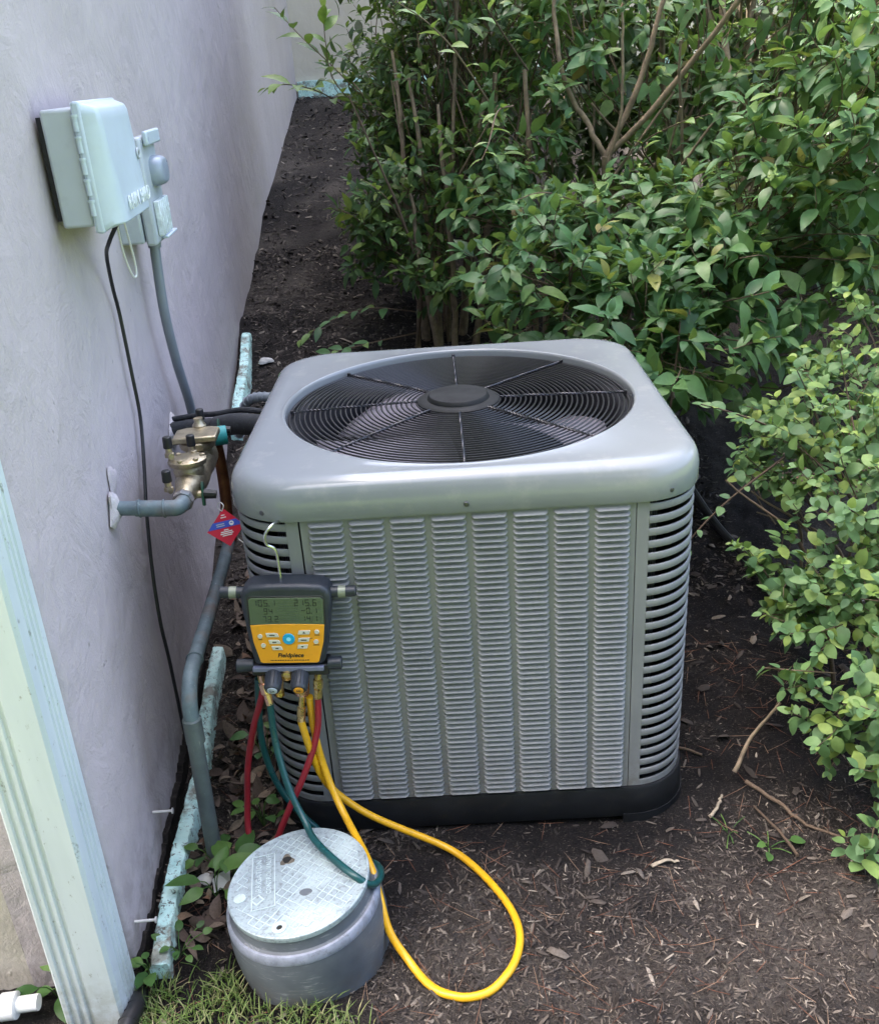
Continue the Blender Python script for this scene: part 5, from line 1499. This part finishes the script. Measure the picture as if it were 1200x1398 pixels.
for k in range(16):
    a = np.array(gpt(rng.uniform(.95, 1.25), rng.uniform(-.4, .4)))
    c = a + np.array([rng.uniform(-.35, .1), rng.normal(-.05, .15), rng.uniform(.3, .6)]); b = (a + c) / 2 + np.array([.05, 0, .1])
    stem(sc_, [a, b, c], rng.uniform(.004, .007), .002, M['bark'])
shoot(sc_, [(.86, .30, .60), (.76, .26, .66), (.66, .22, .71), (.60, .20, .735)], 10, .042, 'C', M['leafC'], parts=12)
shoot(sc_, [(.80, .15, .60), (.66, .10, .52), (.56, .06, .44), (.50, .03, .36)], 9, .03, 'C', M['leafC'], parts=12)
# yellowed flower clusters
mb = MB()
for (c_, n_) in (((.80, .10, .60), 14), ((.82, .08, .57), 12), ((.93, .0, .62), 12), ((.98, -.02, .66), 10), ((.90, -.05, .60), 10)):
    for k in range(n_):
        q = np.array(c_) + rng.normal(0, .014, 3); mb.lathe([(.001, 0), (.0028, .002), (.0022, .005), (.0, .006)], q, rng.normal(size=3), 6, False)
o = mb.build('seed_heads', M['dryleaf'], sc_, smooth=60); o['kind'] = 'stuff'

# low clump at the right front edge
rc = thing('low_plant', 'small bright clump of rounded leaves at the lower right edge', 'plant', gpt(.76, -.60, 0))
tp_ = np.array([(.735, -.645, .10), (.76, -.62, .13), (.79, -.60, .12), (.72, -.60, .09), (.77, -.67, .08)]); dr_ = np.tile([-.2, -.2, .95], (5, 1)) + rng.normal(0, .2, (5, 3)); dr_ /= np.linalg.norm(dr_, axis=1)[:, None]
plant_leaves(rc, sprays(tp_, dr_, 2, .025, .050, tipn=3), 'C', M['leafC'], n_parts=40)
for q in tp_: stem(rc, [gpt(.77, -.61), (q + np.array(gpt(.77, -.61))) / 2 + [0, 0, .01], q], .0025, .0015, M['bark'])

# ---- deep background shrubs and trees
def mass(name, label, base, blobs, per, leafL, kind, matl, parts, nst, spacing=.04, cat='shrub'):
    t = thing(name, label, cat, base)
    tips, dirs, cen = blob_tips(blobs, per)
    plant_leaves(t, sprays(tips, dirs, 3, spacing, leafL, tipn=3), kind, matl, n_parts=parts)
    for k in range(nst):
        a = np.array(base) + np.array([abs(rng.normal(0, .55)) - .1, rng.normal(0, .2), -.05]); b = a + np.array([rng.normal(.05, .15), 0, .8]); c = b + np.array([rng.normal(.05, .25), rng.normal(0, .2), 1.2])
        stem(t, [a, b, c], rng.uniform(.012, .03), .008)
    return t
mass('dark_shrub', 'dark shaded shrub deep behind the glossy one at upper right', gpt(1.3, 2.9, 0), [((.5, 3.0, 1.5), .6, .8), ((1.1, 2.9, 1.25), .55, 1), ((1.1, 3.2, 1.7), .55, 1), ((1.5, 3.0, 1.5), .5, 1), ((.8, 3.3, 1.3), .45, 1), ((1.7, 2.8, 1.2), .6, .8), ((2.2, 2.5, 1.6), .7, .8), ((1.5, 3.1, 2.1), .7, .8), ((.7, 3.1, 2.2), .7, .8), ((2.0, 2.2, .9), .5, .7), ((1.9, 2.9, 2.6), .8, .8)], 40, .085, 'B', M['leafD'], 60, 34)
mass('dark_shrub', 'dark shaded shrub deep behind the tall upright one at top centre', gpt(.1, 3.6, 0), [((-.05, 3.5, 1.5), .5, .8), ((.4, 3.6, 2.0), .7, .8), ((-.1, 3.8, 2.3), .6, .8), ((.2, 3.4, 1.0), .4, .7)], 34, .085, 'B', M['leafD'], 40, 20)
for (x, y, r, h, lab) in ((3.2, 6.5, 1.5, 3.2, 'leafy tree beyond the shrubs, left one at the edge of the lawn'), (6.2, 5.6, 1.9, 3.6, 'leafy tree beyond the shrubs, right one at the edge of the lawn'), (1.2, 7.2, 1.4, 3.0, 'leafy tree beyond the shrubs close to the far house wall')):
    t = thing('tree', lab, 'tree', gpt(x, y, 0), 'trees beyond the shrubs')
    g0 = float(ground_base(x, y))
    stem(t, [gpt(x, y), (x + .1, y, g0 + 1.2), (x, y + .1, g0 + h)], .09, .04, name='trunk')
    bl = [((x + rng.normal(0, r * .5), y + rng.normal(0, r * .4), g0 + rng.uniform(.5, h + .8)), r * rng.uniform(.45, .7), 1) for _ in range(14)]
    tips, dirs, cen = blob_tips(bl, 5)
    plant_leaves(t, sprays(tips, dirs, 3, .07, .16, tipn=3), 'B', M['leafF'], 'crown', 0)

wd = thing('unseen_blocker', 'unseen leaf mass added behind the viewpoint to block light', 'unseen_blocker', (0, -8, 0), kind='stuff')  # foliage out of view, added to cut the light on the unit's front
bl = [((rng.uniform(-9, 6), rng.uniform(-8.5, -6.2), rng.uniform(.5, 8.5)), rng.uniform(.9, 1.5), 1) for _ in range(110)]
tips, dirs, cen = blob_tips(bl, 3.0)
plant_leaves(wd, sprays(tips, dirs, 2, .14, .34, tipn=3), 'B', M['leafF'], 'crown', 0)

# ------------------------------------------------------------------ weeds, grass, loose bits
def weed(label, x, y, n, leafL, kind='C', h=.03, spread=.04, matl=None, name='weed', flat=.35):
    z = float(ground_z(x, y)); t = thing(name, label, 'weed', (x, y, z))
    pos, ax, nn, s_ = [], [], [], []
    for k in range(n):
        a = 2 * math.pi * k / n * 1.0 + rng.uniform(0, .8); r = spread * rng.uniform(.2, 1)
        q = np.array([x + r * math.cos(a), y + r * math.sin(a), z + h * rng.uniform(.5, 1.4)])
        e = nrm([math.cos(a), math.sin(a), flat * rng.normal(.2, .6)]); m_ = nrm(np.array([0, -.2, 1]) + rng.normal(0, .22, 3)); m_ = nrm(m_ - e * (m_ @ e))
        pos.append(q); ax.append(e); nn.append(m_); s_.append(leafL * rng.uniform(.7, 1.2))
        MB().tube(spline([(x, y, z - .005), (np.array([x, y, z]) + q) / 2 + [0, 0, h * .3], q], 4), .0012, 5).build('stalk', M['weed'], t, smooth=80)
    plant_leaves(t, [np.array(pos), np.array(ax), np.array(nn), np.array(s_)], kind, matl or M['weed'], n_parts=n)
weed('clover like weed at the foot of the drop pipe', -.585, -.50, 9, .032)
weed('long leaved weed between the footing and the valve box', -.555, -.60, 5, .075, 'A', .05, .03)
weed('broad leaved weed against the left side of the round lid', -.530, -.545, 6, .055, 'C', .05, .03)
weed('bright weed beside the red hose loop', -.495, -.385, 8, .034, 'C', .05, .045)
weed('dark round leaved weed under the gauge behind the red hose', -.505, -.22, 5, .055, 'C', .09, .04, M['leafA'])
weed('leafy weed at the left foot of the downspout', -.815, -.795, 7, .05, 'A', .05, .04)
weed('small bright weed between downspout and turquoise footing', -.650, -.765, 9, .03, 'C', .03, .035)
weed('tiny weeds in the soil right of the unit', .53, -.47, 7, .026, 'C', .012, .06)
weed('small green weed in the soil below the right shrub', .60, -.52, 6, .03, 'C', .012, .05)
weed('small seedling in front of the footing end beside the grass', -.60, -.735, 9, .026, 'C', .025, .05)
weed('small weed on the mulch in front of the tall shrub', -.40, 1.32, 6, .05, 'B', .05, .05, M['leafB'])

# grass patch
def grass(n, box, hmin, hmax, dens):
    x, y = scatter_pts(n, box, dens); n = len(x)
    z = ground_z(x, y) - .003; a = rng.uniform(0, 6.283, n); h = rng.uniform(hmin, hmax, n); lean = rng.uniform(.2, 1.1, n)
    d = np.stack([np.cos(a), np.sin(a), np.zeros(n)], -1); s = np.stack([-np.sin(a), np.cos(a), np.zeros(n)], -1)
    b = np.stack([x, y, z], -1); V = []
    for t_, w_ in ((0, .0011), (.35, .0012), (.7, .0009), (1, .0002)):
        c = b + d * (h * lean * t_ ** 1.8)[:, None] + np.array([0, 0, 1.]) * (h * (t_ - .35 * lean * t_ ** 2.2))[:, None]
        V += [c - s * w_, c + s * w_]
    V = np.stack(V, 1)
    F = np.array([(0, 1, 3, 2), (2, 3, 5, 4), (4, 5, 7, 6)])
    F = (F[None] + (np.arange(n) * 8)[:, None, None]).reshape(-1, 4)
    return V.reshape(-1, 3), F
def gd(x, y):
    edge = -.79 + .05 * np.sin(x * 9) + .04 * vnoise(x * 14, y * 14, 31) - .10 * sstep(-.30, -.12, x)
    return sstep(0, -.09, y - edge) * (.25 + .75 * sstep(-.25, .25, vnoise(x * 16, y * 16, 33))) * sstep(-.06, -.22, x)
V1, F1 = grass(9500, (-1.1, -.05, -1.12, -.70), .014, .045, gd)
V2, F2 = grass(500, (-1.2, -.72, -.86, -.755), .02, .05, None)
o = bpy.data.objects.new('grass', np_mesh('grass', np.concatenate([V1, V2]), np.concatenate([F1, F2 + len(V1)]), M['grass'], 1)); lnk(o)
tag(o, 'short patchy grass in front of the valve box and downspout', 'grass', kind='stuff')

# dry leaves between footing and unit
nl = 520
ow = rng.uniform(.085, .27, nl); s0 = rng.uniform(.0, 1.3, nl)
P = W0 + T * s0[:, None] + NW * ow[:, None]; P[:, 2] = ground_z(P[:, 0], P[:, 1]) + rng.uniform(.002, .016, nl)
e = rng.normal(size=(nl, 3)) * [1, 1, .35]; e /= np.linalg.norm(e, axis=1)[:, None]
nn = np.array([0, 0, 1.]) + rng.normal(0, .5, (nl, 3)); nn -= e * (nn * e).sum(1)[:, None]; nn /= np.linalg.norm(nn, axis=1)[:, None]
KIND['D'] = [leaf_tpl(.42, .55, .35, .8), leaf_tpl(.5, -.4, -.3, .8, twist=.3), leaf_tpl(.36, .7, .5, .9, twist=-.3)]
dl_ = thing('dry_leaves', 'drift of curled brown dry leaves between footing and unit', 'dry leaves', (-.55, 0, 0), kind='stuff')
plant_leaves(dl_, [P, e, nn, rng.uniform(.025, .062, nl)], 'D', M['dryleaf'], 'leaf_litter', 0)

def stick(label, pts, r0, r1, matl, flat=1.0):
    P = spline(pts, 6); n = len(P)
    P = P + np.stack([vnoise(np.arange(n) * .9, np.full(n, r0 * 5000 + s), s) for s in (1, 2, 3)], -1) * r0 * .8
    o = MB().tube(P, list(np.linspace(r0, r1, n)), 7, flat=flat).build('stick', matl, smooth=60)
    return tag(o, label, 'stick', 'sticks on the soil')
def gs(x, y, dz=.006): return (x, y, float(ground_z(x, y)) + dz)
stick('pale split wood chip on the soil right of the hose loop', [gs(.345, -.560), gs(.375, -.548, .009), gs(.405, -.540)], .0048, .0032, M['palewood'], .5)
stick('pale short stick beside the right front foot of the unit', [gs(.50, -.43), gs(.525, -.40, .01), gs(.545, -.36)], .0042, .003, M['palewood'])
stick('thin brown stick lying near the right foreground', [gs(.645, -.56), gs(.63, -.49, .012), gs(.605, -.40)], .0036, .0028, M['bark'])
stick('curved pale root at the foot of the right shrub', [gs(.61, -.33), gs(.66, -.40, .012), gs(.70, -.46, .01), gs(.76, -.50)], .005, .003, M['bark'])
stick('dark dead branch leaning out of the right shrub', [(.58, -.33, .03), (.63, -.28, .09), (.70, -.25, .16)], .0055, .003, M['stem'])
stick('short brown stick on the soil near the shrub root', [gs(.47, -.19), gs(.50, -.21, .01), gs(.535, -.23)], .004, .003, M['bark'])
stick('long thin stem standing at the back right corner of the unit', [gs(.52, .45), (.56, .50, .30), (.62, .58, .62), (.64, .6, .85)], .0045, .003, M['bark'])
for k, lab in enumerate(('slender fallen twig on the mulch left of the shrub stems', 'bent fallen twig on the mulch nearest the unit corner', 'forked fallen twig across the mulch under the tall shrub')):
    a = np.array([(-.62, 1.15), (-.42, .85), (-.30, 1.3)][k]); d_ = np.array([(.42, .10), (.30, -.05), (.40, .12)][k])
    stick(lab, [gs(*a), gs(*(a + d_ * .5 + [0, .03]), .015), gs(*(a + d_))], .0042, .002, M['bark'])
o = blob((0, 0, 0), .017, 6, (0, 0, 1), M['stone'], 'stone', None, .8); o.data.transform(Matrix.Translation(gs(-.590, -.545, .0))); tag(o, 'small pale stone at the foot of the drop pipe', 'stone')
o = blob((0, 0, 0), .030, 9, (0, 0, 1), M['stone'], 'stone', None, .6); o.data.transform(Matrix.Translation((W(2.55, .12, 0)[0], W(2.55, .12, 0)[1], float(ground_z(*W(2.55, .12, 0)[:2]))))); tag(o, 'pale stone on the mulch close to the wall further back', 'stone')
V = [gs(-.573, -.558, .012), gs(-.535, -.548, .030), gs(-.528, -.585, .020), gs(-.560, -.598, .010), gs(-.552, -.572, .040)]
mb = MB(); mb.add(V, [(0, 4, 1), (1, 4, 2), (2, 4, 3), (3, 4, 0)]); o = mb.build('plastic_scrap', M['paper'], smooth=0)
sol = o.modifiers.new('thick', 'SOLIDIFY'); sol.thickness = .001
tag(o, 'crumpled white scrap among weeds left of the valve box', 'scrap')
o = MB().tube(spline([gs(.78, 1.05, .02), gs(.84, .80, .02), gs(.90, .58, .02), gs(.97, .40, .02), gs(1.1, .25, .02)], 8), .014, 10).build('drip_hose', M['corr']); tag(o, 'black drip hose on the soil under the right shrub', 'hose')
# pine cone under the gauge
pc = thing('pine_cone', 'brown pine cone lying on the leaves behind the gauge', 'pine cone', gs(-.50, .02, 0))
cbase = np.array(gs(-.505, .03, .03)); cd_ = nrm([.5, -.8, .1]); u, v, d = frame_of(cd_)
for i in range(9):
    for k in range(8):
        t_ = i / 8; a = k * 2 * math.pi / 8 + i * .4; r = .028 * math.sin(.35 + t_ * 2.5)
        e = u * math.cos(a) + v * math.sin(a); c = cbase + d * (.085 * t_ - .04) + e * r * .55
        mb = MB(); w2_ = np.cross(d, e) * .006
        tipp = c + e * r * .7 + d * .008
        mb.add([c - w2_, c + w2_, tipp + w2_ * 1.2, tipp - w2_ * 1.2, tipp + d * .004, c + d * .005], [(0, 1, 2, 3), (0, 3, 4, 5), (1, 5, 4, 2), (3, 2, 4)])
        mb.build('scale', M['dryleaf'], pc, smooth=0)
print('objects', len(bpy.data.objects))
